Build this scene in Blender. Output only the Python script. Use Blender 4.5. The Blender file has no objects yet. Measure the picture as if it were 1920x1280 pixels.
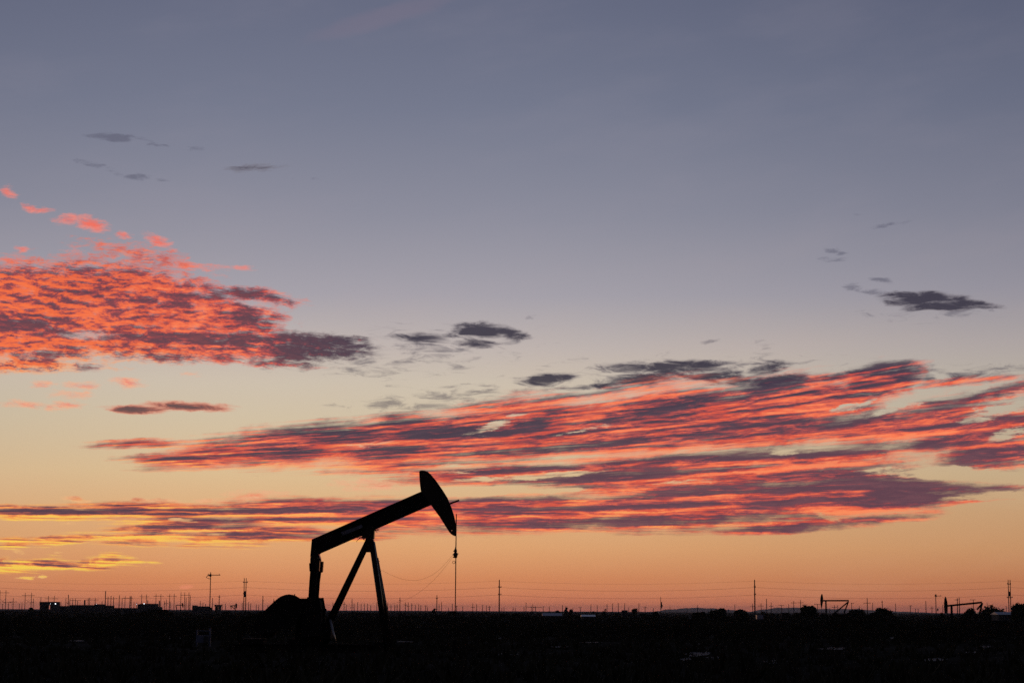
import bpy, bmesh, math, random
from mathutils import Vector, Matrix

# ------------------------------------------------------------------ camera
F = 70.0 / 36.0 * 1920.0                 # focal length in photograph pixels
EYE = Vector((0.0, 0.0, 1.6))
PITCH = math.atan((1144.5 - 640.0) / F)
ROLL = math.radians(0.25)
scene = bpy.context.scene
COL = scene.collection
cam_data = bpy.data.cameras.new("camera")
cam_data.lens = 70.0
cam_data.sensor_width = 36.0
cam_data.clip_start = 0.1
cam_data.clip_end = 90000.0
cam = bpy.data.objects.new("camera", cam_data)
COL.objects.link(cam)
CAM_ROT = (Matrix.Rotation(math.pi / 2 + PITCH, 3, 'X') @ Matrix.Rotation(ROLL, 3, 'Z'))
cam.matrix_world = Matrix.Translation(EYE) @ CAM_ROT.to_4x4()
scene.camera = cam


def ray(px, py):
    """direction of a photograph pixel"""
    return (CAM_ROT @ Vector((px - 960.0, 640.0 - py, -F))).normalized()


def at(px, py, dist):
    """world point seen at a pixel, in the plane y = dist"""
    d = ray(px, py)
    return EYE + d * (dist / d.y)


DIP = -2.5                               # the flat lies a little below the rise the camera and the near pumpjack stand on


def ground_z(r):
    return 0.0 if r < 110 else DIP * min(1.0, (r - 110) / 140.0)


def on_ground(px, py, lift=0.0):
    """point of the ground seen at a pixel"""
    d = ray(px, py)
    dep = -d.z / math.hypot(d.x, d.y)
    z = (0.0 if dep > 0.0150 else DIP) + lift
    return EYE + d * ((z - EYE.z) / d.z)


scene.render.engine = 'CYCLES'
scene.view_settings.view_transform = 'Standard'
scene.view_settings.look = 'None'
scene.view_settings.exposure = 0.0
scene.view_settings.gamma = 1.0
scene.view_settings.use_curve_mapping = False
scene.cycles.max_bounces = 4
scene.cycles.diffuse_bounces = 2
scene.cycles.glossy_bounces = 2
scene.cycles.volume_bounces = 0
scene.cycles.use_denoising = False       # the cloud texture itself must not be smoothed away
scene.cycles.use_adaptive_sampling = False


def lin(c):
    c = c / 255.0
    return c / 12.92 if c <= 0.04045 else ((c + 0.055) / 1.055) ** 2.4


def rgb(r, g, b):
    return (lin(r), lin(g), lin(b), 1.0)


# ------------------------------------------------------------------ world: dusk sky with clouds
SUN_AZ = math.radians(-9.0)              # the sun has just set left of the pumpjack
world = bpy.data.worlds.new("World")
scene.world = world
world.use_nodes = True
NT = world.node_tree
NT.nodes.clear()


class S:
    """a node socket with arithmetic"""
    def __init__(self, sock):
        self.s = sock

    def __add__(self, o): return op('ADD', self, o)
    def __radd__(self, o): return op('ADD', o, self)
    def __sub__(self, o): return op('SUBTRACT', self, o)
    def __rsub__(self, o): return op('SUBTRACT', o, self)
    def __mul__(self, o): return op('MULTIPLY', self, o)
    def __rmul__(self, o): return op('MULTIPLY', o, self)
    def __truediv__(self, o): return op('DIVIDE', self, o)


COUNT = [0]
INSIDE = {}                              # sockets of the world tree -> their twins inside the node group being built


def new(kind):
    n = NT.nodes.new(kind)
    COUNT[0] += 1
    n.name = 'node_%05d' % COUNT[0]
    return n


def put(inp, v):
    if isinstance(v, S):
        NT.links.new(INSIDE.get(id(v), v).s, inp)
    else:
        inp.default_value = v


def op(kind, *args):
    n = new('ShaderNodeMath')
    n.operation = kind
    for i, a in enumerate(args):
        put(n.inputs[i], a)
    return S(n.outputs[0])


def vop(kind, *args, out=0):
    n = new('ShaderNodeVectorMath')
    n.operation = kind
    for i, a in enumerate(args):
        put(n.inputs[i], a)
    return S(n.outputs[out])


def vec(x, y, z=0.0):
    n = new('ShaderNodeCombineXYZ')
    for i, a in enumerate((x, y, z)):
        put(n.inputs[i], a)
    return S(n.outputs[0])


def split(v):
    n = new('ShaderNodeSeparateXYZ')
    put(n.inputs[0], v)
    return S(n.outputs[0]), S(n.outputs[1]), S(n.outputs[2])


def smooth(v, a, b, lo=0.0, hi=1.0):
    n = new('ShaderNodeMapRange')
    n.interpolation_type = 'SMOOTHSTEP'
    put(n.inputs[0], v)
    put(n.inputs[1], a)
    put(n.inputs[2], b)
    put(n.inputs[3], lo)
    put(n.inputs[4], hi)
    return S(n.outputs[0])


def uv(x, y, seed):
    return vec(x + seed * 17.3, y - seed * 9.7)


def fbm(v, detail=6.0, rough=0.55, dist=0.0, color=False):
    n = NT.nodes.new('ShaderNodeTexNoise')
    n.noise_dimensions = '2D'
    put(n.inputs['Vector'], v)
    n.inputs['Scale'].default_value = 1.0
    n.inputs['Detail'].default_value = detail
    n.inputs['Roughness'].default_value = rough
    n.inputs['Distortion'].default_value = dist
    return S(n.outputs['Color' if color else 'Fac'])


def mixc(f, a, b, blend='MIX'):
    n = new('ShaderNodeMix')
    n.data_type = 'RGBA'
    n.blend_type = blend
    put(n.inputs[0], f)
    put(n.inputs[6], a)
    put(n.inputs[7], b)
    return S(n.outputs[2])


def ramp(f, stops, interp='EASE'):
    n = NT.nodes.new('ShaderNodeValToRGB')
    n.color_ramp.interpolation = interp
    e = n.color_ramp.elements
    while len(e) < len(stops):
        e.new(0.5)
    for el, (p, c) in zip(e, stops):
        el.position = p
    for el, (p, c) in zip(e, stops):
        el.position = p
        el.color = c
    put(n.inputs[0], f)
    return S(n.outputs[0])


K = F / 100.0                            # sky units: 100 photograph pixels of angle


def sky_xy(px, py):
    d = ray(px, py)
    return math.atan2(d.x, d.y) * K, math.asin(d.z) * K


CHAIN = []
TILE = [None]                            # part of the sky being built: (x0, x1, z0, z1)


def patches(B, rows):
    """highest of a set of soft elliptical lobes: (x, y, half width, half height, tilt, weight).
    Each lobe is a quadratic form of the sky position; three lobes are evaluated per vector.
    Only lobes that reach the current part of the sky are kept."""
    co = []
    for r in rows:
        x, y, a, b = r[:4]
        t = math.radians(r[4]) if len(r) > 4 else 0.0
        w = r[5] if len(r) > 5 else 1.0
        if w <= 0:
            continue
        cx, cz = sky_xy(x, y)
        c, s = math.cos(t), math.sin(t)
        if TILE[0]:
            x0, x1, z0, z1 = TILE[0]
            k = 1.35 * math.sqrt(1.0 + 0.9 / w)
            hx = k * math.hypot(a * c, b * s) / 100.0 + 0.45
            hz_ = k * math.hypot(a * s, b * c) / 100.0 + 0.10
            if cx + hx < x0 or cx - hx > x1 or cz + hz_ < z0 or cz - hz_ > z1:
                continue
        ia, ib = (100.0 / a) ** 2, (100.0 / b) ** 2
        qa = c * c * ia + s * s * ib
        qb = 2 * c * s * (ia - ib)
        qc = s * s * ia + c * c * ib
        qd, qe = -2 * qa * cx - qb * cz, -qb * cx - 2 * qc * cz
        qf = qa * cx * cx + qb * cx * cz + qc * cz * cz
        co.append((-w * qa, -w * qb, -w * qc, -w * qd, -w * qe, w - w * qf))
    if not co:
        return None
    while len(co) % 3:
        co.append(co[-1])
    acc = None
    first = B[0]
    for i in range(0, len(co), 3):
        if i % 24 == 0 and CHAIN:
            # evaluate one handful of lobes after the other (keeps the shader's working set small)
            first = vop('MULTIPLY_ADD', CHAIN[-1], (1e-13, 1e-13, 1e-13), B[0])
        k = list(zip(*co[i:i + 3]))
        v = vop('MULTIPLY_ADD', first, k[0], k[5])
        for q in range(1, 5):
            v = vop('MULTIPLY_ADD', B[q], k[q], v)
        acc = v if acc is None else vop('MAXIMUM', acc, v)
        if i % 24 == 21:
            CHAIN.append(acc)
    x, y, z = split(acc)
    m = op('MAXIMUM', op('MAXIMUM', x, y), z)
    CHAIN.append(m)
    return m


def clamp01(v):
    return op('MINIMUM', op('MAXIMUM', v, 0.0), 1.0)


tc = NT.nodes.new('ShaderNodeTexCoord')
D = vop('NORMALIZE', S(tc.outputs['Generated']))
dx, dy, dz = split(D)
az = op('ARCTAN2', dx, dy)
el = op('ARCSINE', dz)
X = az * K
Z = el * K
P0 = vec(X, Z, 1.0)

# clear twilight: colour by height above the horizon, glow fading away from the sunset
ELMAX = 90.0


def stop(py, r, g, b):
    return (max(0.0, math.degrees(math.asin(ray(960, py).z)) / ELMAX) ** 0.5, rgb(r, g, b))


elev = op('POWER', clamp01(el * (180.0 / math.pi / ELMAX)), 0.5)
glow = ramp(elev, [
    (0.0, rgb(216, 120, 104)), stop(1128, 214, 127, 95), stop(1085, 212, 138, 95), stop(1025, 220, 163, 114),
    stop(960, 219, 174, 128), stop(890, 216, 188, 148), stop(790, 207, 192, 166), stop(720, 203, 192, 176),
    stop(655, 191, 181, 177), stop(555, 164, 161, 171), stop(405, 139, 141, 157), stop(205, 115, 121, 142),
    stop(10, 101, 107, 130), ((32 / 90.0) ** 0.5, rgb(72, 78, 100)), ((55 / 90.0) ** 0.5, rgb(46, 52, 74)),
    (1.0, rgb(36, 42, 64))], 'LINEAR')
away = op('COSINE', az - SUN_AZ)                      # 1 towards the sunset, -1 behind the camera
side = smooth(away, -1.0, 1.0, 0.10, 1.0)
flank = smooth(op('ABSOLUTE', az - SUN_AZ * 0.5), 0.04, 0.42, 1.05, 0.82)
night = ramp(elev, [(0.0, rgb(30, 32, 48)), (0.3, rgb(44, 42, 58)), (0.55, rgb(42, 46, 66)), (1.0, rgb(36, 42, 64))], 'LINEAR')
clear = mixc(side, night, glow)
clear = mixc(1.0, clear, vec(flank, flank, op('ADD', flank * 0.85, 0.15)), 'MULTIPLY')
sky_tex = NT.nodes.new('ShaderNodeTexSky')
sky_tex.sky_type = 'NISHITA'
sky_tex.sun_disc = False
sky_tex.sun_elevation = math.radians(0.6)
sky_tex.sun_rotation = SUN_AZ
sky_tex.altitude = 900.0
sky_tex.dust_density = 2.0
nishita = mixc(1.0, S(sky_tex.outputs[0]), (0.05, 0.05, 0.05, 1.0), 'MULTIPLY')
clear = mixc(0.06, clear, nishita)
veil = fbm(uv(X * 0.22 + Z * 0.1, Z * 0.75 - X * 0.12, 7.7), 5.0, 0.55)
clear = mixc(smooth(veil, 0.42, 0.75) * 0.07, clear, mixc(smooth(Z, 2.0, 8.0), rgb(232, 190, 150), rgb(168, 158, 168)))

# shared turbulence
warp = fbm(uv(X * 1.1, Z * 2.2, 3.3), 5.0, 0.6, color=True)
warp_f = fbm(uv(X * 4.5, Z * 9.0, 8.1), 4.0, 0.6, color=True)


def warped(ax, az_, fx, fz):
    w = vop('MULTIPLY_ADD', warp, (ax * 2, az_ * 2, 0.0), (-ax, -az_, 0.0))
    w2 = vop('MULTIPLY_ADD', warp_f, (fx * 2, fz * 2, 0.0), (-fx, -fz, 0.0))
    p = vop('ADD', vop('ADD', P0, w), w2)
    x, z, _ = split(p)
    return [vec(q, q, q) for q in (x * x, x * z, z * z, x, z)]


# how yellow the lit cloud is: close to the horizon on the sunset side
yel = clamp01(smooth(Z + (X + 9.0) * 0.22, 3.4, 0.9))
tone = fbm(uv(X * 0.8, Z * 1.9, 4.4), 4.0, 0.6)
lit_mid = mixc(yel, mixc(smooth(tone, 0.36, 0.66), rgb(226, 86, 66), rgb(255, 120, 80)), rgb(255, 168, 84))
lit_hot = mixc(yel, mixc(smooth(Z + (X + 9.0) * 0.16, 4.6, 3.0), rgb(255, 142, 96), rgb(255, 178, 98)), rgb(255, 222, 84))
lit_low = mixc(yel, mixc(smooth(tone, 0.36, 0.66), rgb(150, 66, 74), rgb(182, 78, 80)), rgb(206, 104, 80))


def shade(lit, dark):
    c = mixc(smooth(lit, 0.06, 0.54), dark, lit_low)
    c = mixc(smooth(lit, 0.34, 0.84), c, lit_mid)
    return mixc(smooth(lit, 0.75, 1.1), c, lit_hot)


def over(base, alpha, col):
    return mixc(alpha, base, col)



# ---- where the clouds are: lobes in photograph pixels
SHRED_ROWS = [
    (780, 664, 190, 44, 3, 0.26), (860, 745, 200, 24, 6, 0.28), (1250, 700, 260, 30, 2, 0.25), (1800, 700, 150, 20, 4, 0.3), (640, 690, 120, 14, 2, 0.35), (1760, 590, 130, 12, 0, 0.3),
    (215, 258, 58, 9, 0, 0.75), (285, 268, 40, 5, -12, 0.5), (368, 280, 18, 6, -3, 0.6), (165, 308, 28, 6, -10, 0.5),
    (205, 319, 24, 5, -12, 0.35), (257, 329, 30, 8, 2, 0.65), (310, 337, 24, 4, 0, 0.5),
    (580, 336, 34, 5, 4, 0.4),
    (1680, 420, 46, 6, 8, 0.8), (1562, 472, 34, 7, -10, 0.7), (1562, 485, 30, 6, 0, 0.6),
    (1597, 536, 18, 11, 20, 0.65), (1630, 546, 44, 8, -12, 0.5), (1660, 527, 30, 8, -10, 0.8), (1858, 584, 13, 5, 0, 0.6),
    (1335, 639, 26, 5, 6, 0.7), (1437, 645, 26, 9, -14, 0.45), (1612, 400, 12, 4, 0, 0.35),
    (830, 662, 60, 24, 0, 0.42), (760, 684, 70, 20, 4, 0.42), (690, 677, 40, 8, 4, 0.7), (850, 690, 40, 10, 8, 0.35),
    (850, 744, 78, 10, 8, 0.62), (724, 759, 56, 8, 3, 0.8), (905, 733, 46, 6, 2, 0.7), (988, 593, 12, 7, 0, 0.4),
    (1900, 690, 40, 6, 6, 0.5)]
DARK_ROWS = [
    (1735, 558, 98, 14, -3, 1.15), (1700, 566, 60, 19, -6, 0.95), (1775, 572, 90, 12, 0, 1.15), (1835, 572, 55, 9, -4, 0.9),
    (795, 634, 66, 14, 0, 0.85), (758, 630, 36, 8, 0, 0.7), (900, 619, 62, 18, 0, 1.3), (955, 625, 52, 13, -8, 1.1), (848, 630, 36, 8, 0, 0.8),
    (893, 645, 48, 11, 0, 0.9), (1022, 711, 72, 15, 4, 1.0), (1250, 688, 150, 16, 0, 1.0), (1215, 711, 125, 15, 3, 0.95),
    (1345, 706, 62, 16, 4, 0.9), (1440, 688, 64, 12, 12, 0.9), (1425, 702, 70, 9, 12, 0.75), (1455, 712, 70, 13, 4, 1.1), (1560, 706, 80, 9, 8, 0.9), (1385, 716, 60, 10, 4, 0.9), (1120, 722, 90, 8, 5, 0.8), (1740, 700, 30, 10, -20, 0.6), (1830, 703, 60, 8, 4, 0.6),
    (485, 313, 60, 9, 5, 0.55), (260, 766, 82, 11, 0, 1.1), (350, 762, 90, 12, -2, 1.2), (600, 939, 18, 6, 10, 0.9), (258, 937, 22, 7, 0, 0.8), (145, 934, 16, 4, 0, 0.6), (300, 938, 20, 5, 0, 0.5)]
FIELD_ROWS = [
    (40, 588, 350, 106, 0, 1.3), (270, 567, 255, 80, -9, 1.15), (430, 598, 125, 56, -6, 1.0), (480, 553, 100, 17, -8, 0.8),
    (330, 643, 350, 40, 0, 1.1), (545, 650, 130, 32, 0, 1.2), (625, 642, 90, 15, 2, 0.95), (600, 662, 110, 15, 3, 0.85), (665, 649, 60, 9, 0, 0.7), (520, 680, 110, 12, -2, 0.6), (30, 682, 200, 18, 0, 0.8), (270, 482, 130, 26, -10, 0.42),
    (40, 502, 160, 26, 0, 0.42), (120, 502, 90, 22, 0, 0.6), (505, 590, 50, 16, -8, 0.7)]
PUFF_ROWS = [
    (18, 362, 18, 12, 0, 0.8), (55, 387, 24, 9, -18, 0.8), (75, 393, 24, 8, 4, 0.8), (125, 411, 36, 13, 4, 0.8), (172, 420, 44, 18, -12, 1.0),
    (232, 440, 22, 9, -8, 0.8), (297, 454, 38, 13, -22, 0.9), (45, 468, 15, 9, 0, 0.7), (350, 497, 70, 14, -6, 0.6), (410, 500, 34, 9, 0, 0.5),
    (453, 502, 24, 8, 0, 0.7), (203, 461, 30, 6, 6, 0.6), (246, 468, 15, 5, 0, 0.6), (22, 488, 40, 14, 0, 0.6), (145, 470, 40, 10, 0, 0.35),
    (75, 721, 28, 10, 10, 0.75), (145, 723, 54, 9, 2, 0.7), (240, 718, 44, 12, -4, 0.75), (130, 740, 44, 10, 0, 0.6), (62, 760, 70, 10, -2, 0.72),
    (128, 758, 40, 9, 0, 0.7), (360, 704, 24, 5, 0, 0.4),
    (470, 929, 70, 12, 3, 0.7), (305, 941, 80, 8, -2, 0.65), (145, 936, 30, 7, 0, 0.7), (262, 941, 26, 10, 0, 0.75), (395, 938, 36, 7, 0, 0.7), (600, 940, 22, 8, 10, 0.9),
    (640, 907, 30, 8, 0, 0.45), (705, 908, 70, 13, 0, 0.62), (690, 918, 60, 10, 0, 0.5), (420, 938, 20, 6, 0, 0.6),
    (108, 1034, 12, 3, 0, 0.6), (25, 1032, 18, 4, -20, 0.4), (118, 982, 18, 4, 0, 0.5), (51, 1080.5, 17, 3.2, 2, 1.1), (79, 1079, 11, 2.8, 2, 1.1)]
FIELD_GAPS = [(165, 628, 80, 14, 0, 0.9), (300, 705, 200, 8, 0, 0.4), (470, 570, 50, 9, -6, 0.8), (130, 690, 30, 10, 0, 0.5)]
FIELD_SHADE = [
    (40, 605, 120, 20, 0, 0.7), (90, 625, 110, 10, 0, 0.6), (430, 638, 300, 13, -1, 1.0), (620, 650, 140, 44, 0, 2.2), (470, 592, 70, 18, -6, 0.8),
    (485, 553, 80, 14, -8, 0.8), (310, 560, 90, 18, 0, 0.45), (400, 552, 60, 16, 0, 0.5), (150, 505, 90, 12, 0, 0.5), (90, 665, 110, 9, 0, 0.4), (540, 680, 120, 14, 0, 0.8),
    (300, 672, 120, 10, 0, 0.5), (170, 690, 30, 14, 0, 0.5), (600, 938, 18, 6, 10, 0.8), (260, 937, 20, 6, 0, 0.7), (145, 934, 16, 4, 0, 0.4), (300, 938, 20, 4, 0, 0.4)]
BANK_ROWS = [
    (270, 831, 120, 11, 3, 0.9), (330, 858, 120, 15, 2, 1.0), (430, 848, 190, 34, 6, 1.2), (560, 838, 200, 50, 4, 1.3), (760, 832, 240, 62, 6, 1.4), (980, 805, 270, 74, 7, 1.4),
    (1230, 790, 290, 84, 5, 1.4), (1450, 778, 260, 80, 6, 1.4), (1650, 715, 105, 42, 10, 1.2), (1700, 790, 250, 52, 8, 1.2),
    (1860, 800, 200, 40, 10, 1.2), (1840, 748, 150, 20, 14, 1.1), (1800, 716, 110, 10, 4, 0.8), (1870, 850, 150, 34, 4, 1.2),
    (940, 888, 260, 24, 3, 1.1), (1250, 880, 330, 48, 3, 1.3), (1500, 880, 260, 46, 3, 1.2),
    (560, 962, 210, 38, 1, 1.2), (760, 964, 280, 42, 1, 1.2), (1000, 960, 320, 44, 2, 1.3), (1300, 940, 330, 62, 3, 1.4), (1560, 930, 270, 58, 3, 1.3),
    (1700, 915, 190, 26, -2, 1.0), (1860, 914, 110, 11, -4, 0.6), (1630, 974, 160, 16, 5, 1.1), (1800, 940, 120, 8, 12, 0.6), (1480, 985, 160, 16, 4, 1.1),
    (1690, 890, 70, 9, 0, 0.55), (1840, 883, 90, 8, 0, 0.55), (1790, 893, 60, 6, -4, 0.5),
    (80, 961, 200, 17, 0, 1.2), (300, 958, 220, 20, 0, 1.2), (330, 985, 150, 24, 2, 1.2), (490, 996, 170, 26, 2, 1.2), (640, 1008, 130, 12, 2, 0.9),
    (15, 1017, 46, 15, 0, 0.9), (130, 1010, 110, 13, 4, 1.0), (270, 1010, 120, 15, 0, 1.0), (420, 1015, 120, 15, 0, 0.9),
    (60, 1060, 120, 14, 3, 1.1), (190, 1054, 80, 14, 4, 1.1), (250, 1053, 48, 8, 0, 0.9), (205, 1044, 34, 10, 0, 0.9), (5, 1056, 20, 16, 0, 0.9), (90, 1052, 40, 12, 0, 0.9)]
BANK_GAPS = [
    (930, 796, 75, 12, 20, 0.9), (1585, 764, 50, 9, 18, 1.0), (1690, 758, 75, 13, 17, 0.95), (1865, 772, 75, 12, 14, 1.0), (1890, 814, 60, 10, 12, 0.9), (1480, 847, 34, 8, 0, 0.55),
    (1800, 889, 180, 14, -3, 1.1), (990, 893, 160, 7, 4, 1.0), (910, 922, 190, 10, 2, 1.0), (860, 880, 40, 9, 0, 0.6), (700, 832, 60, 6, 6, 0.6), (1090, 806, 70, 5, 10, 0.7), (1290, 905, 90, 6, 3, 0.6),
    (1850, 929, 90, 7, 4, 0.8), (1545, 968, 40, 8, -20, 0.7), (340, 975, 30, 5, -10, 0.7), (860, 965, 40, 6, 0, 0.5), (420, 998, 60, 5, 3, 0.5), (820, 985, 30, 5, 0, 0.5), (1000, 1012, 500, 6, 1, 0.8)]
BANK_SHADE = [
    (580, 800, 110, 13, 5, 1.0), (440, 824, 60, 13, 4, 0.8), (640, 815, 100, 14, 2, 0.7), (540, 848, 90, 18, 0, 0.9), (720, 848, 90, 15, 6, 1.0), (870, 812, 140, 17, 2, 1.0),
    (760, 790, 40, 12, 0, 0.7), (1005, 790, 60, 14, 20, 0.9), (930, 846, 140, 7, 4, 1.0), (1130, 832, 200, 10, 6, 1.1), (1320, 812, 150, 12, 6, 1.0), (1080, 812, 110, 7, 6, 0.8),
    (1220, 770, 120, 11, 8, 1.0), (1350, 745, 130, 10, 6, 0.9), (1100, 738, 140, 6, 8, 0.9), (1440, 722, 95, 18, 3, 1.6), (1665, 692, 80, 22, -6, 1.7), (1560, 708, 60, 10, 8, 0.8), (1590, 720, 60, 9, 0, 0.5),
    (1600, 740, 100, 6, 4, 0.7), (1450, 795, 160, 13, 6, 0.9), (1600, 782, 90, 20, 10, 1.0), (1800, 748, 150, 17, 13, 1.3), (1700, 765, 70, 9, 14, 0.6), (1500, 850, 190, 20, 2, 1.2), (1380, 850, 120, 18, 4, 1.0), (1660, 838, 180, 12, 3, 0.8),
    (1270, 860, 140, 10, 5, 0.9), (1200, 884, 190, 13, 3, 1.1), (980, 880, 120, 11, 1, 0.9), (1040, 903, 190, 8, 4, 1.1), (1860, 852, 130, 16, 2, 1.0), (1780, 800, 100, 7, 6, 0.5), (1890, 735, 60, 10, 16, 1.0),
    (1560, 905, 280, 22, 2, 1.3), (1750, 918, 190, 22, -3, 1.4), (1300, 920, 240, 13, 4, 1.1), (1020, 932, 200, 8, 3, 1.0), (960, 955, 120, 12, 2, 0.9), (1180, 950, 180, 8, 2, 0.7), (1480, 945, 120, 10, 4, 0.8), (1700, 942, 130, 12, 3, 1.0),
    (1150, 978, 240, 11, 2, 1.1), (1400, 970, 150, 12, 3, 0.9), (1640, 973, 160, 9, 6, 1.1), (1470, 986, 110, 8, 5, 1.0), (880, 985, 130, 8, 1, 0.8), (880, 1003, 40, 4, 0, 0.8),
    (60, 957, 180, 10, 0, 1.3), (200, 955, 80, 9, 0, 1.1), (390, 983, 140, 13, 3, 1.3), (290, 990, 60, 13, 0, 1.2), (440, 955, 140, 7, 0, 1.1), (320, 965, 60, 7, 0, 0.7), (580, 955, 140, 9, 1, 0.9), (660, 958, 60, 12, 0, 0.9), (560, 975, 80, 7, 0, 0.8),
    (470, 997, 90, 6, 3, 0.9), (460, 1009, 70, 4, 2, 0.9), (190, 1012, 60, 4, 2, 0.6), (110, 1006, 40, 4, 2, 0.5), (250, 1014, 50, 6, 0, 0.8), (590, 1000, 90, 8, 0, 0.8), (170, 1004, 20, 4, -10, 0.6),
    (90, 1056, 30, 7, 0, 1.0), (155, 1052, 20, 8, 0, 1.0), (120, 1058, 34, 6, 0, 0.8), (5, 1053, 14, 10, 0, 1.0), (215, 1048, 24, 7, 0, 0.8), (20, 1058, 14, 6, 0, 0.8), (180, 1050, 12, 6, 0, 0.7)]
BANK_GLOW = [
    (90, 971, 160, 7, 1, 1.2), (230, 978, 60, 6, -4, 0.6), (620, 876, 330, 11, 1, 0.9), (330, 868, 120, 8, -2, 0.7), (560, 718, 40, 14, 0, 0.0), (1560, 716, 60, 17, 3, 0.9), (1150, 745, 200, 8, 6, 0.8),
    (1000, 868, 260, 6, 5, 0.7), (1450, 880, 260, 10, 5, 0.9), (1350, 838, 200, 6, 5, 0.7), (1500, 765, 120, 8, 6, 0.6), (1700, 820, 150, 8, 5, 0.6), (260, 1008, 110, 6, 2, 1.0), (420, 992, 120, 4, 4, 0.7), (140, 1020, 70, 4, 2, 0.8), (380, 1020, 90, 6, 0, 0.8), (200, 1060, 110, 4, 5, 1.0), (40, 1066, 90, 6, 0, 0.9),
    (1600, 955, 120, 8, 2, 0.6), (1560, 918, 50, 4, 2, 0.6), (620, 965, 150, 5, 0, 0.6), (1300, 985, 300, 4, 2, 0.6), (640, 735, 10, 10, 0, 0.0)]

# ---- shared turbulence
Pw = warped(0.22, 0.06, 0.08, 0.018)
PA = warped(0.22, 0.08, 0.10, 0.035)
PB = warped(0.45, 0.055, 0.14, 0.02)
shred = fbm(uv(X * 1.7, Z * 8.0, 1.7), 7.0, 0.66, 0.4)
nA = fbm(uv(X * 2.5, Z * 9.6, 5.5), 8.0, 0.72, 0.2)
nAd = fbm(uv(X * 2.5 - 0.06, Z * 9.6 - 0.45, 5.5), 8.0, 0.72, 0.2)
mA = fbm(uv(X * 0.9, Z * 2.4, 9.5), 4.0, 0.55)
Z0 = (1144.5 - 1000.0) / 100.0
fan = (Z - Z0) * op('EXPONENT', X * -0.046)      # bands of the bank rise to the right
streak = fbm(uv(X * 0.20, fan * 7.0, 2.2), 6.0, 0.62, 0.15)
streak_d = fbm(uv(X * 0.20 - 0.012, fan * 7.0 - 0.30, 2.2), 6.0, 0.62, 0.15)
grain = fbm(uv(X * 1.1, fan * 11.0, 6.2), 8.0, 0.72, 0.3)
grain_d = fbm(uv(X * 1.1 - 0.03, fan * 11.0 - 0.40, 6.2), 8.0, 0.72, 0.3)


def pos(v):
    return 0.0 if v is None else op('MAXIMUM', v, 0.0)


SHARED_SOCKETS = ([('Pw%d' % i, v) for i, v in enumerate(Pw)] + [('PA%d' % i, v) for i, v in enumerate(PA)] + [('PB%d' % i, v) for i, v in enumerate(PB)]
                  + [('shred', shred), ('nA', nA), ('nAd', nAd), ('mA', mA), ('streak', streak), ('streak_d', streak_d), ('grain', grain), ('grain_d', grain_d),
                     ('X', X), ('Z', Z), ('yel', yel), ('lit_low', lit_low), ('lit_mid', lit_mid), ('lit_hot', lit_hot), ('clear', clear)])


def sky_group(x0, x1, z0, z1):
    """node group holding one part of the sky"""
    global NT
    main = NT
    tree = bpy.data.node_groups.new('sky_part', 'ShaderNodeTree')
    for name, v in SHARED_SOCKETS:
        tree.interface.new_socket(name, in_out='INPUT', socket_type={'VALUE': 'NodeSocketFloat', 'VECTOR': 'NodeSocketVector', 'RGBA': 'NodeSocketColor'}[v.s.type])
    tree.interface.new_socket('Color', in_out='OUTPUT', socket_type='NodeSocketColor')
    NT = tree
    gi, go = new('NodeGroupInput'), new('NodeGroupOutput')
    for i, (name, v) in enumerate(SHARED_SOCKETS):
        INSIDE[id(v)] = S(gi.outputs[i])
    put(go.inputs[0], sky_part(x0, x1, z0, z1))
    INSIDE.clear()
    NT = main
    g = new('ShaderNodeGroup')
    g.node_tree = tree
    for i, (name, v) in enumerate(SHARED_SOCKETS):
        put(g.inputs[i], v)
    return S(g.outputs[0])


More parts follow.
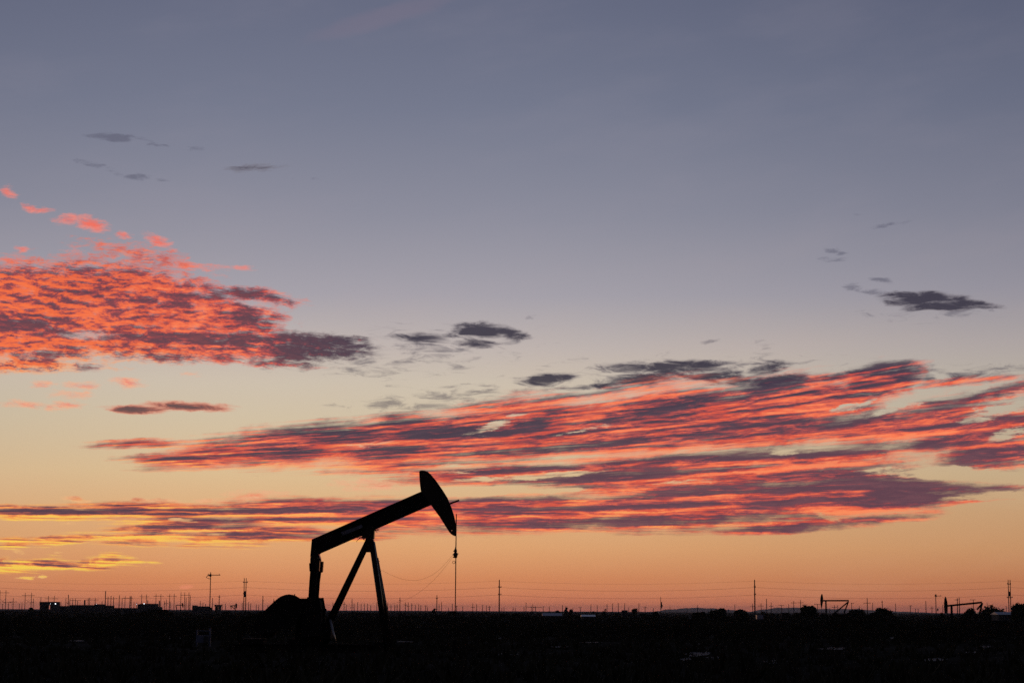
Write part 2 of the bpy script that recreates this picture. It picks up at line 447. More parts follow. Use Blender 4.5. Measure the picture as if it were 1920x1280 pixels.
def sky_part(x0, x1, z0, z1):
    """colour of one part of the sky: clear twilight with every cloud that reaches it"""
    TILE[0] = (x0, x1, z0, z1)
    CHAIN.clear()
    out = clear
    c1 = patches(Pw, SHRED_ROWS)
    if c1:
        a1 = smooth(c1 + (shred - 0.5) * 2.8, 0.05, 0.95)
        out = over(out, a1 * 0.62, mixc(smooth(Z, 4.0, 7.0), rgb(86, 80, 92), rgb(92, 92, 110)))
    c3 = patches(Pw, [(345, 1100, 17, 4.5, 0, 1.0)])
    if c3:
        out = over(out, smooth(c3 + (shred - 0.5) * 1.6, 0.0, 1.0) * 0.8, rgb(240, 146, 108))
    c2 = patches(Pw, DARK_ROWS)
    if c2:
        c2n = c2 + (shred - 0.5) * 1.9
        warm = smooth(X, -3.6, -4.8) * smooth(Z, 5.0, 4.2)
        edge = mixc(warm, rgb(112, 104, 112), rgb(222, 122, 98))
        out = over(out, smooth(c2n, -0.05, 0.95) * 0.94, mixc(smooth(c2n - warm * 0.25, 0.1, 1.0), edge, mixc(warm, rgb(56, 52, 67), rgb(96, 66, 70))))
    puff = patches(PA, PUFF_ROWS)
    if puff:
        pale = mixc(yel, mixc(smooth(Z, 5.5, 4.2), rgb(238, 138, 124), rgb(244, 172, 136)), rgb(250, 196, 122))
        core = mixc(yel, rgb(246, 112, 90), rgb(255, 206, 92))
        out = over(out, smooth(puff + (nA - 0.5) * 2.4, 0.0, 1.15) * 0.92, mixc(smooth(puff + (nAd - nA) * 2.0, 0.4, 1.0), pale, core))

    # altocumulus field, upper left
    covA = patches(PA, FIELD_ROWS)
    if covA:
        dA = op('MINIMUM', covA * 1.5, 1.35) + (nA - 0.5) * 3.0
        gapA = patches(PA, FIELD_GAPS)
        if gapA:
            dA = dA - smooth(gapA + (nA - 0.5) * 3.5, 0.15, 1.3) * 1.3
        darkA = pos(patches(PA, FIELD_SHADE))
        litA = 0.60 + (nA - nAd) * 2.8 - (op('MINIMUM', darkA, 1.5) * 0.54 if isinstance(darkA, S) else 0.0) - (mA - 0.45) * 0.8 - (nA - 0.5) * 2.2
        litA = clamp01(op('MAXIMUM', litA, smooth(covA, 0.75, 0.2) * 0.62 - darkA))
        gx = smooth(X, -6.0, -2.5)
        dark = mixc(smooth(nA, 0.42, 0.66) * 0.5, mixc(gx, rgb(98, 62, 74), rgb(68, 56, 72)), mixc(gx, rgb(140, 72, 74), rgb(92, 72, 84)))
        colA = shade(litA, dark)
        lit_only = smooth(litA, 0.35, 0.7)
        colA = over(colA, smooth(dA, 0.75, 0.2) * 0.35 * smooth(litA, 0.05, 0.4), mixc(yel, rgb(240, 140, 125), rgb(252, 200, 130)))
        colA = over(colA, smooth(X + Z * 0.35, -2.5, -7.0) * lit_only * 0.7, rgb(247, 112, 58))
        colA = over(colA, smooth(Z - X * 0.1, 5.75, 5.1) * smooth(X, -5.4, -7.2) * smooth(dA, 1.6, 0.6) * lit_only * 0.8, rgb(255, 178, 112))
        out = over(out, smooth(dA, -0.1, 1.25) * 0.97, colA)

    # great streaked bank
    covB = patches(PB, BANK_ROWS)
    if covB:
        dB = op('MINIMUM', covB * 1.15, 1.25) + (streak - 0.5) * 2.2 + (grain - 0.5) * 1.6
        gapB = patches(PB, BANK_GAPS)
        if gapB:
            dB = dB - smooth(gapB * 0.85 + (grain - 0.5) * 3.6 + (streak - 0.5) * 1.6, 0.0, 1.2) * 1.5
        darkB = pos(patches(PB, BANK_SHADE))
        hotB = pos(patches(PB, BANK_GLOW))
        litB = 0.53 + yel * 0.26 + (streak - streak_d) * 3.0 + (grain - grain_d) * 2.2 - (op('MINIMUM', darkB, 1.0) * 0.54 if isinstance(darkB, S) else 0.0) + (hotB * 0.40 if isinstance(hotB, S) else 0.0) - (streak - 0.5) * 1.5 - (grain - 0.5) * 1.6
        low = smooth(Z - X * 0.12, 1.6, 3.9)
        dark = mixc(smooth(grain, 0.44, 0.66) * 0.5, mixc(low, rgb(94, 62, 78), rgb(64, 53, 71)), mixc(low, rgb(124, 78, 88), rgb(84, 67, 82)))
        colB = shade(clamp01(litB), dark)
        rim = smooth(dB, 0.85, 0.22)
        colB = over(colB, rim * smooth(litB, smooth(Z, 3.2, 4.0, 0.1, 0.45), smooth(Z, 3.2, 4.0, 0.5, 0.9)) * 0.4, mixc(yel, rgb(250, 140, 110), rgb(255, 205, 110)))
        out = over(out, smooth(dB, -0.1, 1.12) * 0.97, colB)
    return out


def background(c):
    n = new('ShaderNodeBackground')
    put(n.inputs['Color'], c)
    n.inputs['Strength'].default_value = 1.0
    return n.outputs[0]


def choose(test, no, yes):
    """one closure or the other: lets the renderer skip the cloud layers that do not reach there"""
    n = new('ShaderNodeMixShader')
    put(n.inputs[0], test)
    NT.links.new(no, n.inputs[1])
    NT.links.new(yes, n.inputs[2])
    return n.outputs[0]


def rows_of_parts(x_edges, z0, z1):
    """parts side by side"""
    if len(x_edges) == 2:
        return background(sky_group(x_edges[0], x_edges[1], z0, z1))
    m = len(x_edges) // 2
    return choose(op('GREATER_THAN', X, x_edges[m]), rows_of_parts(x_edges[:m + 1], z0, z1), rows_of_parts(x_edges[m:], z0, z1))


def stack_of_parts(z_edges):
    if len(z_edges) == 2:
        z0, z1 = z_edges
        return rows_of_parts([-30.0, -5.0, -1.5, 2.0, 5.5, 30.0] if z1 < 5.2 else [-30.0, -5.5, -2.0, 30.0], z0, z1)
    m = len(z_edges) // 2
    return choose(op('GREATER_THAN', Z, z_edges[m]), stack_of_parts(z_edges[:m + 1]), stack_of_parts(z_edges[m:]))


TILE[0] = None
contrail = patches(warped(0.25, 0.06, 0.05, 0.02), [(720, 32, 190, 24, 17)])
bare = background(over(clear, smooth(contrail, 0.0, 1.0) * 0.22, rgb(138, 120, 136)))
cloudy = stack_of_parts([0.25, 1.3, 1.9, 2.6, 3.3, 4.1, 5.05, 6.4, 9.3])
has_cloud = op('MULTIPLY', op('MULTIPLY', op('GREATER_THAN', Z, 0.25), op('LESS_THAN', Z, 9.3)), op('LESS_THAN', op('ABSOLUTE', az), 0.5))
wo = new('ShaderNodeOutputWorld')
NT.links.new(choose(has_cloud, bare, cloudy), wo.inputs['Surface'])
world.cycles.sampling_method = 'MANUAL'
world.cycles.sample_map_resolution = 512

# the last of the sun, far down on the horizon behind the pumpjack
sun_data = bpy.data.lights.new("sun", 'SUN')
sun_data.energy = 0.05
sun_data.angle = math.radians(2.0)
sun_data.color = (1.0, 0.45, 0.22)
sun = bpy.data.objects.new("sun", sun_data)
COL.objects.link(sun)
SUN_DIR = Vector((math.sin(SUN_AZ) * math.cos(math.radians(0.6)), math.cos(SUN_AZ) * math.cos(math.radians(0.6)), math.sin(math.radians(0.6))))
sun.rotation_euler = SUN_DIR.to_track_quat('Z', 'Y').to_euler()
sun.location = (0, 0, 30)

# ------------------------------------------------------------------ helpers
random.seed(7)


def material(name, base, rough=0.8, metal=0.0, var=0.35, scale=6.0, bump=0.0, spec=0.5, second=None):
    """painted or natural surface with noise in colour and relief"""
    m = bpy.data.materials.new(name)
    m.use_nodes = True
    t = m.node_tree
    b = t.nodes['Principled BSDF']
    b.inputs['Roughness'].default_value = rough
    b.inputs['Metallic'].default_value = metal
    b.inputs['Specular IOR Level'].default_value = spec
    co = t.nodes.new('ShaderNodeTexCoord')
    n = t.nodes.new('ShaderNodeTexNoise')
    n.inputs['Scale'].default_value = scale
    n.inputs['Detail'].default_value = 6.0
    n.inputs['Roughness'].default_value = 0.65
    t.links.new(co.outputs['Object'], n.inputs['Vector'])
    r = t.nodes.new('ShaderNodeValToRGB')
    lo = tuple(c * (1 - var) for c in base)
    hi = second if second else tuple(min(1.0, c * (1 + var)) for c in base)
    r.color_ramp.elements[0].position = 0.3
    r.color_ramp.elements[1].position = 0.7
    r.color_ramp.elements[0].color = (*lo, 1.0)
    r.color_ramp.elements[1].color = (*hi, 1.0)
    t.links.new(n.outputs['Fac'], r.inputs['Fac'])
    t.links.new(r.outputs['Color'], b.inputs['Base Color'])
    if bump:
        bp = t.nodes.new('ShaderNodeBump')
        bp.inputs['Strength'].default_value = bump
        bp.inputs['Distance'].default_value = 0.05
        t.links.new(n.outputs['Fac'], bp.inputs['Height'])
        t.links.new(bp.outputs['Normal'], b.inputs['Normal'])
    return m


M = {
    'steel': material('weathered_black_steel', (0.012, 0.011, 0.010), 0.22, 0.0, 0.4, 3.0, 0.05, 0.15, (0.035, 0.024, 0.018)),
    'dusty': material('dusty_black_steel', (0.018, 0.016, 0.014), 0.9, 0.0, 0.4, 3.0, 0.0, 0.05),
    'pipe': material('galvanised_pipe', (0.30, 0.29, 0.28), 0.3, 0.9, 0.25, 8.0),
    'dull_pipe': material('dull_pipe', (0.10, 0.09, 0.085), 0.35, 0.8, 0.25, 8.0),
    'cable': material('wire_rope', (0.05, 0.05, 0.05), 0.5, 0.6, 0.2, 20.0),
    'plate': material('weathered_white_plate', (0.13, 0.13, 0.17), 0.5, 0.0, 0.6, 5.0),
    'wood': material('weathered_pole_wood', (0.045, 0.034, 0.026), 0.85, 0.0, 0.35, 2.0),
    'wire': material('power_wire', (0.03, 0.03, 0.03), 0.5, 0.5, 0.1, 2.0),
    'twig': material('dry_twigs', (0.06, 0.045, 0.03), 0.9, 0.0, 0.3, 12.0),
    'wall': material('sheet_metal_wall', (0.05, 0.05, 0.055), 0.9, 0.0, 0.2, 0.6, 0.0, 0.05),
    'roof': material('pale_metal_roof', (0.62, 0.63, 0.68), 0.45, 0.2, 0.15, 0.8),
    'dull_roof': material('dull_metal_roof', (0.26, 0.27, 0.33), 0.5, 0.2, 0.2, 0.8),
    'tank': material('tank_paint', (0.05, 0.048, 0.045), 0.9, 0.0, 0.2, 0.5, 0.0, 0.05),
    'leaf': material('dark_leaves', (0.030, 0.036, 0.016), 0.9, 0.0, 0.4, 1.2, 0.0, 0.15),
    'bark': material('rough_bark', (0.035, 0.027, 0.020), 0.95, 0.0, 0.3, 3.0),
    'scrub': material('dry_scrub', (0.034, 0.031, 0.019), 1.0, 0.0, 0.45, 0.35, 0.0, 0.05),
    'caliche': material('pale_caliche', (0.035, 0.032, 0.03), 0.95, 0.0, 0.1, 0.5, 0.0, 0.1, (0.27, 0.25, 0.245)),
    'panel': material('pale_blue_panel', (0.10, 0.12, 0.18), 0.6, 0.0, 0.25, 4.0),
    'dark': material('dark_enclosure', (0.03, 0.03, 0.035), 0.6, 0.0, 0.3, 4.0),
    'hill': material('far_hills', (0.05, 0.045, 0.05), 1.0, 0.0, 0.3, 0.002, 0.0, 0.0),
    'debris': material('pale_stones', (0.40, 0.38, 0.36), 0.7, 0.0, 0.3, 5.0),
}


def lamp_material(name, col, strength):
    m = bpy.data.materials.new(name)
    m.use_nodes = True
    t = m.node_tree
    t.nodes.clear()
    e = t.nodes.new('ShaderNodeEmission')
    e.inputs['Color'].default_value = (*col, 1.0)
    e.inputs['Strength'].default_value = strength
    o = t.nodes.new('ShaderNodeOutputMaterial')
    t.links.new(e.outputs[0], o.inputs['Surface'])
    return m


M['lamp'] = lamp_material('floodlight_glow', (0.85, 0.92, 1.0), 4.0)
M['dim_lamp'] = lamp_material('yard_light_glow', (1.0, 0.6, 0.4), 0.8)


class MB:
    """collects shapes and links them as one mesh object"""
    def __init__(self):
        self.v, self.f = [], []

    def add(self, verts, faces):
        o = len(self.v)
        self.v += [tuple(p) for p in verts]
        self.f += [tuple(i + o for i in f) for f in faces]
        return self

    def box(self, a, b):
        (x0, y0, z0), (x1, y1, z1) = a, b
        vs = [(x0, y0, z0), (x1, y0, z0), (x1, y1, z0), (x0, y1, z0), (x0, y0, z1), (x1, y0, z1), (x1, y1, z1), (x0, y1, z1)]
        return self.add(vs, [(0, 3, 2, 1), (4, 5, 6, 7), (0, 1, 5, 4), (1, 2, 6, 5), (2, 3, 7, 6), (3, 0, 4, 7)])

    def prism(self, poly, y0, y1):
        """outline in x, z (anticlockwise seen from -y) pushed through y0..y1"""
        n = len(poly)
        vs = [(x, y0, z) for x, z in poly] + [(x, y1, z) for x, z in poly]
        fs = [tuple(range(n)), tuple(range(2 * n - 1, n - 1, -1))]
        fs += [((i + 1) % n, i, n + i, n + (i + 1) % n) for i in range(n)]
        return self.add(vs, fs)

    def tube(self, pts, r, seg=8, r1=None):
        pts = [Vector(p) for p in pts]
        n = len(pts)
        vs, fs = [], []
        up = Vector((0, 1, 0))
        for i, p in enumerate(pts):
            d = (pts[min(i + 1, n - 1)] - pts[max(i - 1, 0)]).normalized()
            ref = up if abs(d.dot(up)) < 0.95 else Vector((1, 0, 0))
            a = d.cross(ref).normalized()
            b = d.cross(a)
            rr = r if r1 is None else r + (r1 - r) * i / (n - 1)
            for k in range(seg):
                t = 2 * math.pi * k / seg
                vs.append(p + a * (rr * math.cos(t)) + b * (rr * math.sin(t)))
        for i in range(n - 1):
            for k in range(seg):
                k2 = (k + 1) % seg
                fs.append((i * seg + k, i * seg + k2, (i + 1) * seg + k2, (i + 1) * seg + k))
        fs.append(tuple(range(seg - 1, -1, -1)))
        fs.append(tuple((n - 1) * seg + k for k in range(seg)))
        return self.add(vs, fs)

    def lathe(self, c, prof, seg=16, axis='Z'):
        """profile (radius, height) turned about a vertical (or y) axis through c"""
        vs, fs = [], []
        for r, h in prof:
            for k in range(seg):
                t = 2 * math.pi * k / seg
                q = (r * math.cos(t), r * math.sin(t), h)
                if axis == 'Y':
                    q = (q[0], q[2], q[1])
                vs.append((c[0] + q[0], c[1] + q[1], c[2] + q[2]))
        m = len(prof)
        for i in range(m - 1):
            for k in range(seg):
                k2 = (k + 1) % seg
                fs.append((i * seg + k, i * seg + k2, (i + 1) * seg + k2, (i + 1) * seg + k))
        fs.append(tuple(range(seg - 1, -1, -1)))
        fs.append(tuple((m - 1) * seg + k for k in range(seg)))
        return self.add(vs, fs)

    def build(self, name, mat, parent=None, smooth=False):
        me = bpy.data.meshes.new(name)
        me.from_pydata(self.v, [], self.f)
        bm = bmesh.new()
        bm.from_mesh(me)
        bmesh.ops.recalc_face_normals(bm, faces=bm.faces)
        bm.to_mesh(me)
        bm.free()
        me.materials.append(M[mat] if isinstance(mat, str) else mat)
        if smooth:
            for p in me.polygons:
                p.use_smooth = len(p.vertices) == 4
        o = bpy.data.objects.new(name, me)
        COL.objects.link(o)
        if parent:
            o.parent = parent
        return o


def tag(o, label=None, category=None, group=None, kind=None):
    for k, v in (('label', label), ('category', category), ('group', group), ('kind', kind)):
        if v:
            o[k] = v
    return o


def empty(name, loc=(0, 0, 0)):
    o = bpy.data.objects.new(name, None)
    o.empty_display_size = 0.5
    o.location = loc
    COL.objects.link(o)
    return o


def thing(name, label, category, loc=(0, 0, 0), group=None):
    return tag(empty(name, loc), label, category, group)


# ------------------------------------------------------------------ ground, roads, hills
def ground_sheet():
    """polar sheet out to the horizon, gently uneven near the camera"""
    radii = [0, 12, 20, 28, 36, 44, 52, 60, 68, 76, 86, 98, 110, 130, 155, 190, 240, 320, 450, 700, 1200, 2500, 6000, 14000, 32000]
    vs, fs = [(0, 0, -0.05)], []
    seg = 128
    rnd = random.Random(3)
    for r in radii[1:]:
        for k in range(seg):
            t = 2 * math.pi * k / seg
            z = ground_z(r) + (rnd.uniform(-0.07, 0.0) if r < 450 else -0.05)
            vs.append((r * math.sin(t), r * math.cos(t), z))
    for k in range(seg):
        fs.append((0, 1 + (k + 1) % seg, 1 + k))
    for i in range(len(radii) - 2):
        for k in range(seg):
            a, b = 1 + i * seg + k, 1 + i * seg + (k + 1) % seg
            fs.append((a, b, b + seg, a + seg))
    return MB().add(vs, fs)


def soil_material():
    m = bpy.data.materials.new('scrubland_soil')
    m.use_nodes = True
    t = m.node_tree
    b = t.nodes['Principled BSDF']
    b.inputs['Roughness'].default_value = 1.0
    b.inputs['Specular IOR Level'].default_value = 0.0
    co = t.nodes.new('ShaderNodeTexCoord')
    n1 = t.nodes.new('ShaderNodeTexNoise')
    n1.inputs['Scale'].default_value = 0.06
    n1.inputs['Detail'].default_value = 8.0
    n1.inputs['Roughness'].default_value = 0.7
    t.links.new(co.outputs['Object'], n1.inputs['Vector'])
    r = t.nodes.new('ShaderNodeValToRGB')
    e = r.color_ramp.elements
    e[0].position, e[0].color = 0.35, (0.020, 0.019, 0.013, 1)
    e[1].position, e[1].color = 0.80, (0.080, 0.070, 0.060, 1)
    t.links.new(n1.outputs['Fac'], r.inputs['Fac'])
    t.links.new(r.outputs['Color'], b.inputs['Base Color'])
    return m


M['soil'] = soil_material()
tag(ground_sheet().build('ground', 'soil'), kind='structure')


def ground_strip(name, pts, w0, w1=None, z=0.012, mat='caliche', jitter=0.25):
    """a pale strip lying on the ground along pixel points"""
    w1 = w0 if w1 is None else w1
    rnd = random.Random(len(name) + int(pts[0][0]))
    ctr = [on_ground(px, py) for px, py in pts]
    fine = []
    for i in range(len(ctr) - 1):
        for s in range(6):
            fine.append(ctr[i].lerp(ctr[i + 1], s / 6.0))
    fine.append(ctr[-1])
    vs, fs = [], []
    for i, p in enumerate(fine):
        d = (fine[min(i + 1, len(fine) - 1)] - fine[max(i - 1, 0)]).normalized()
        nrm = Vector((-d.y, d.x, 0))
        w = (w0 + (w1 - w0) * i / (len(fine) - 1)) * rnd.uniform(1 - jitter, 1 + jitter) / 2
        vs += [(p.x + nrm.x * w, p.y + nrm.y * w, p.z + z), (p.x - nrm.x * w, p.y - nrm.y * w, p.z + z)]
    for i in range(len(fine) - 1):
        fs.append((2 * i, 2 * i + 1, 2 * i + 3, 2 * i + 2))
    return tag(MB().add(vs, fs).build(name, mat), kind='structure')


ground_strip('dirt_track', [(178, 1190), (200, 1183), (214, 1176), (216, 1172), (206, 1169), (188, 1168.5)], 5.0, 16.0)
ground_strip('caliche_road', [(820, 1176), (900, 1175), (1000, 1175.5), (1080, 1178), (1130, 1182)], 14.0, 6.0)
ground_strip('caliche_road', [(1100, 1184), (1140, 1177), (1240, 1176.5), (1340, 1180), (1400, 1178)], 6.0, 14.0)
ground_strip('caliche_road', [(1440, 1182), (1500, 1178), (1560, 1176), (1640, 1176.5)], 24.0, 18.0)
ground_strip('caliche_road', [(1740, 1179), (1780, 1178), (1800, 1177.5)], 16.0)
ground_strip('far_road', [(690, 1160), (760, 1160), (840, 1164), (960, 1165)], 30.0)


def ground_patch(px, py, rx, ry, seed, mat='caliche', name='bare_patch', z=0.016):
    rnd = random.Random(seed)
    vs = [on_ground(px, py, z)]
    n = 18
    for k in range(n):
        t = 2 * math.pi * k / n
        q = rnd.uniform(0.45, 1.1)
        vs.append(on_ground(px + rx * q * math.cos(t), py + ry * q * math.sin(t), z))
    fs = [(0, 1 + k, 1 + (k + 1) % n) for k in range(n)]
    return tag(MB().add(vs, fs).build(name, mat), kind='structure')


for i, (px, py, rx, ry) in enumerate([
        (1305, 1225, 26, 6), (1340, 1233, 20, 4), (1285, 1235, 12, 3), (1050, 1212, 20, 2.2), (1525, 1191, 24, 3), (1575, 1197, 18, 2),
        (1850, 1212, 22, 3), (1620, 1178, 40, 1.6), (1240, 1190, 30, 2), (1110, 1203, 26, 2), (1690, 1196, 30, 2.4), (1560, 1215, 26, 3), (760, 1202, 18, 1.6), (140, 1200, 24, 2), (560, 1232, 20, 3), (950, 1226, 24, 3), (1750, 1236, 30, 3.5), (1450, 1240, 26, 4), (330, 1196, 20, 2), (1440, 1201, 16, 3), (180, 1216, 10, 1.8), (1405, 1203, 20, 2), (1175, 1186, 12, 2), (1130, 1172, 18, 2.0),
        (1060, 1170, 14, 2), (1820, 1222, 14, 2), (935, 1196, 10, 1.3), (830, 1197, 20, 1.2), (1310, 1206, 8, 1.2), (280, 1179, 14, 2), (1330, 1183, 14, 3)]):
    ground_patch(px, py, rx, ry, i)


def hill_range(x0, x1, dist, prof, name):
    """a long low ridge: profile of (photograph x, crest y) built at real distance with depth"""
    vs, fs = [], []
    depth = 900.0
    pts = []
    n = 60
    for i in range(n + 1):
        px = x0 + (x1 - x0) * i / n
        for (a, ya), (b, yb) in zip(prof, prof[1:]):
            if a <= px <= b:
                u = (px - a) / (b - a)
                u = u * u * (3 - 2 * u)
                y = ya + (yb - ya) * u
                break
        y += 0.35 * math.sin(px * 0.21) + 0.2 * math.sin(px * 0.57)
        c = at(px, y, dist)
        pts.append((c.x, max(c.z, DIP - 0.3)))
    for (x, z) in pts:
        vs += [(x, dist - depth, DIP - 0.6), (x, dist - depth * 0.35, z * 0.62), (x, dist, z), (x, dist + depth, DIP - 0.6)]
    for i in range(n):
        for k in range(3):
            a = 4 * i + k
            fs.append((a, a + 4, a + 5, a + 1))
    return tag(MB().add(vs, fs).build(name, 'hill', smooth=True), kind='structure')


hill_range(1215, 1420, 28500.0, [(1215, 1146.5), (1262, 1141.2), (1300, 1138.6), (1330, 1139.4), (1365, 1142.6), (1420, 1147.5)], 'hills')
hill_range(1395, 1760, 29500.0, [(1395, 1148), (1430, 1142), (1455, 1138.8), (1500, 1138.3), (1545, 1141), (1600, 1141), (1650, 1144), (1700, 1146), (1760, 1149)], 'hills')


# ------------------------------------------------------------------ low scrub over the flat (nobody could count it)
def scrub_cover():
    rnd = random.Random(11)
    mb_v, mb_f = [], []
    half = math.atan(960 / F) * 1.15
    for _ in range(9000):
        d = 34.0 * (14.0 ** rnd.random())
        t = rnd.uniform(-half, half)
        x, y = d * math.sin(t), d * math.cos(t)
        g = ground_z(d)
        h = rnd.uniform(0.10, 0.34) * (1.0 if rnd.random() < 0.9 else 1.7)
        w = h * rnd.uniform(0.8, 1.8)
        n = 7
        for k in range(n):
            a = rnd.uniform(0, 2 * math.pi)
            ox, oy = w * 0.5 * math.cos(a), w * 0.5 * math.sin(a)
            lean = rnd.uniform(0.3, 1.2)
            tip = (x + ox * lean * 1.6, y + oy * lean * 1.6, g + h * rnd.uniform(0.55, 1.0))
            s = 0.10 * w + 0.015
            bx, by = -math.sin(a) * s, math.cos(a) * s
            o = len(mb_v)
            mb_v += [(x + ox * 0.4 - bx, y + oy * 0.4 - by, g - 0.08), (x + ox * 0.4 + bx, y + oy * 0.4 + by, g - 0.08), tip]
            mb_f.append((o, o + 1, o + 2))
    me = bpy.data.meshes.new('scrub')
    me.from_pydata(mb_v, [], mb_f)
    me.materials.append(M['scrub'])
    o = bpy.data.objects.new('scrub', me)
    COL.objects.link(o)
    return tag(o, 'low dry scrub and grass tufts covering the dark flat ground', 'scrub', kind='stuff')


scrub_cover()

# ------------------------------------------------------------------ the near pumpjack
PJ_Y = 78.0
_o = at(660, 1150, PJ_Y)
PJ = Vector((_o.x, PJ_Y, 0.0))


def L(px, py):
    """local x, z of the pumpjack at a photograph pixel"""
    p = at(px, py, PJ_Y)
    return (p.x - PJ.x, p.z - PJ.z)


def L3(px, py, y=0.0):
    x, z = L(px, py)
    return (x, y, z)


def outline(pts):
    return [L(*p) for p in reversed(pts)]       # listed clockwise as seen, built anticlockwise


pj = thing('pump_jack', 'large black pumpjack with tilted beam and horsehead, standing nearest the camera', 'pumpjack', PJ)

# walking beam: an I section, web and two flanges, deeper tail casting
beam = MB()
T0, T1 = Vector((*L(585, 1011), 0)), Vector((*L(792, 920.5), 0))
B0, B1 = Vector((*L(599, 1037.5), 0)), Vector((*L(808, 946), 0))


def slab(p0, p1, q0, q1, y0, y1):
    return [(p0.x, p0.y), (p1.x, p1.y), (q1.x, q1.y), (q0.x, q0.y)], y0, y1


def beam_part(u0, u1, hw):
    a, b = T0.lerp(B0, u0), T1.lerp(B1, u0)
    c, d = T0.lerp(B0, u1), T1.lerp(B1, u1)
    beam.prism([(c.x, c.y), (d.x, d.y), (b.x, b.y), (a.x, a.y)], -hw, hw)


beam_part(0.0, 0.07, 0.17)
beam_part(0.0705, 0.9295, 0.05)
beam_part(0.93, 1.0, 0.17)
for s in (0.25, 0.42, 0.7, 0.86):               # web stiffeners
    a, b = T0.lerp(T1, s).lerp(B0.lerp(B1, s), 0.071), T0.lerp(T1, s).lerp(B0.lerp(B1, s), 0.929)
    beam.prism([(b.x - 0.02, b.y), (b.x + 0.02, b.y), (a.x + 0.02, a.y), (a.x - 0.02, a.y)], -0.15, 0.15)
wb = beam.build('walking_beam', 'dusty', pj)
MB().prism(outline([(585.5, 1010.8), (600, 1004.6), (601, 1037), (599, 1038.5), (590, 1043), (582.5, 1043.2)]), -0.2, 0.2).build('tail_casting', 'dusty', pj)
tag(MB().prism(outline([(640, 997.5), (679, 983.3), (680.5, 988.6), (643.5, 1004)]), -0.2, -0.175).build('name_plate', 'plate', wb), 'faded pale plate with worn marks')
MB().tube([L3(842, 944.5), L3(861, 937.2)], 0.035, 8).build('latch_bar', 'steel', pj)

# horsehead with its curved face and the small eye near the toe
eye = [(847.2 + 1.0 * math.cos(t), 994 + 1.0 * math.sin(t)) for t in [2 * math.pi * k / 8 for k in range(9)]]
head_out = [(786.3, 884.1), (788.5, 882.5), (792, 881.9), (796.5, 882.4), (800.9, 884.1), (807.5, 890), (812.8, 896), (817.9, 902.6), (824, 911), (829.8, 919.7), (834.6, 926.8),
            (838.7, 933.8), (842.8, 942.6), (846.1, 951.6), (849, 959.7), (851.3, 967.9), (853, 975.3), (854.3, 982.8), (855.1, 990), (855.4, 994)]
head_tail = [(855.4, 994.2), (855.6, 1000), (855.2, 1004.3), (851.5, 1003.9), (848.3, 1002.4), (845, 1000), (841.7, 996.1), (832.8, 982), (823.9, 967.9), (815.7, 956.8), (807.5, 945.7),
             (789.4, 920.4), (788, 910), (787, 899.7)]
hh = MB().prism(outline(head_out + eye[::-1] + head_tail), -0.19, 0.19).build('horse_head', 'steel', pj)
MB().prism(outline([(800.9, 884.6), (807.2, 890.6), (817.4, 903.2), (829.2, 920.2), (838.2, 934.2), (845.6, 951.8), (850.8, 968.1), (853.8, 983),
                    (854.9, 983), (852, 967.8), (846.9, 951.4), (839.4, 933.4), (830.5, 919.2), (818.5, 902), (808, 889.4), (801.4, 883.8)]), -0.24, 0.24).build('cable_track', 'steel', hh)
for px, py in ((805, 915), (822, 940), (836, 970)):
    MB().lathe(L3(px, py, -0.19), [(0.05, -0.03), (0.05, 0.0)], 8, 'Y').build('bolt', 'steel', hh)

# saddle bearing on the post
MB().prism(outline([(678, 998), (703, 987.5), (702, 1009), (688, 1009.5), (680, 1008)]), -0.24, 0.24).build('saddle_bearing', 'steel', pj)
MB().prism(outline([(686.5, 1009), (700.3, 1009), (701.8, 1016), (703.8, 1034.5), (682.5, 1034.5), (684.5, 1024)]), -0.26, 0.26).build('post_head', 'steel', pj)

# post legs
for s in (-1, 1):
    MB().tube([L3(697.5, 1016, 0.20 * s), L3(728, 1212, 0.95 * s)], 0.108, 14).build('front_leg', 'steel', pj, True)
    MB().tube([L3(690.5, 1014, 0.20 * s), L3(617.5, 1166, 0.55 * s)], 0.105, 14).build('rear_leg', 'dusty', pj, True)
    MB().box((L(720, 0)[0], 0.95 * s - 0.2, 0.0), (L(737, 0)[0], 0.95 * s + 0.2, 0.42)).build('leg_foot', 'dusty', pj)
    # ladder rail on the front leg
    MB().tube([L3(710.5, 1046, 0.17 * s - 0.75), L3(738.8, 1196, 0.17 * s - 1.05)], 0.019, 8).build('ladder_rail', 'dull_pipe', pj, True)
tag(MB().tube([L3(621.5, 1160, -0.72), L3(636.5, 1219, -0.78)], 0.045, 14).build('brace', 'pipe', pj, True), 'bare metal prop under the rear leg')
for k in range(11):
    u = (k + 0.5) / 11
    MB().tube([L3(710.5 + 28.3 * u, 1046 + 150 * u, -0.92 - 0.30 * u), L3(710.5 + 28.3 * u, 1046 + 150 * u, -0.58 - 0.30 * u)], 0.014, 6).build('ladder_rung', 'dull_pipe', pj)
for py in (1052, 1070.5):
    x = 697.5 + (py - 1016) * 30.5 / 196
    MB().tube([L3(x + 3, py - 2, -0.3), L3(x + 9.5, py, -0.3), L3(x + 6, py + 2.5, -0.3), L3(x + 3, py + 2.5, -0.3)], 0.016, 6).build('hose_bracket', 'steel', pj)
MB().tube([L3(716, 1140, -0.62), L3(716, 1140, 0.62)], 0.06, 10).build('cross_tie', 'steel', pj)

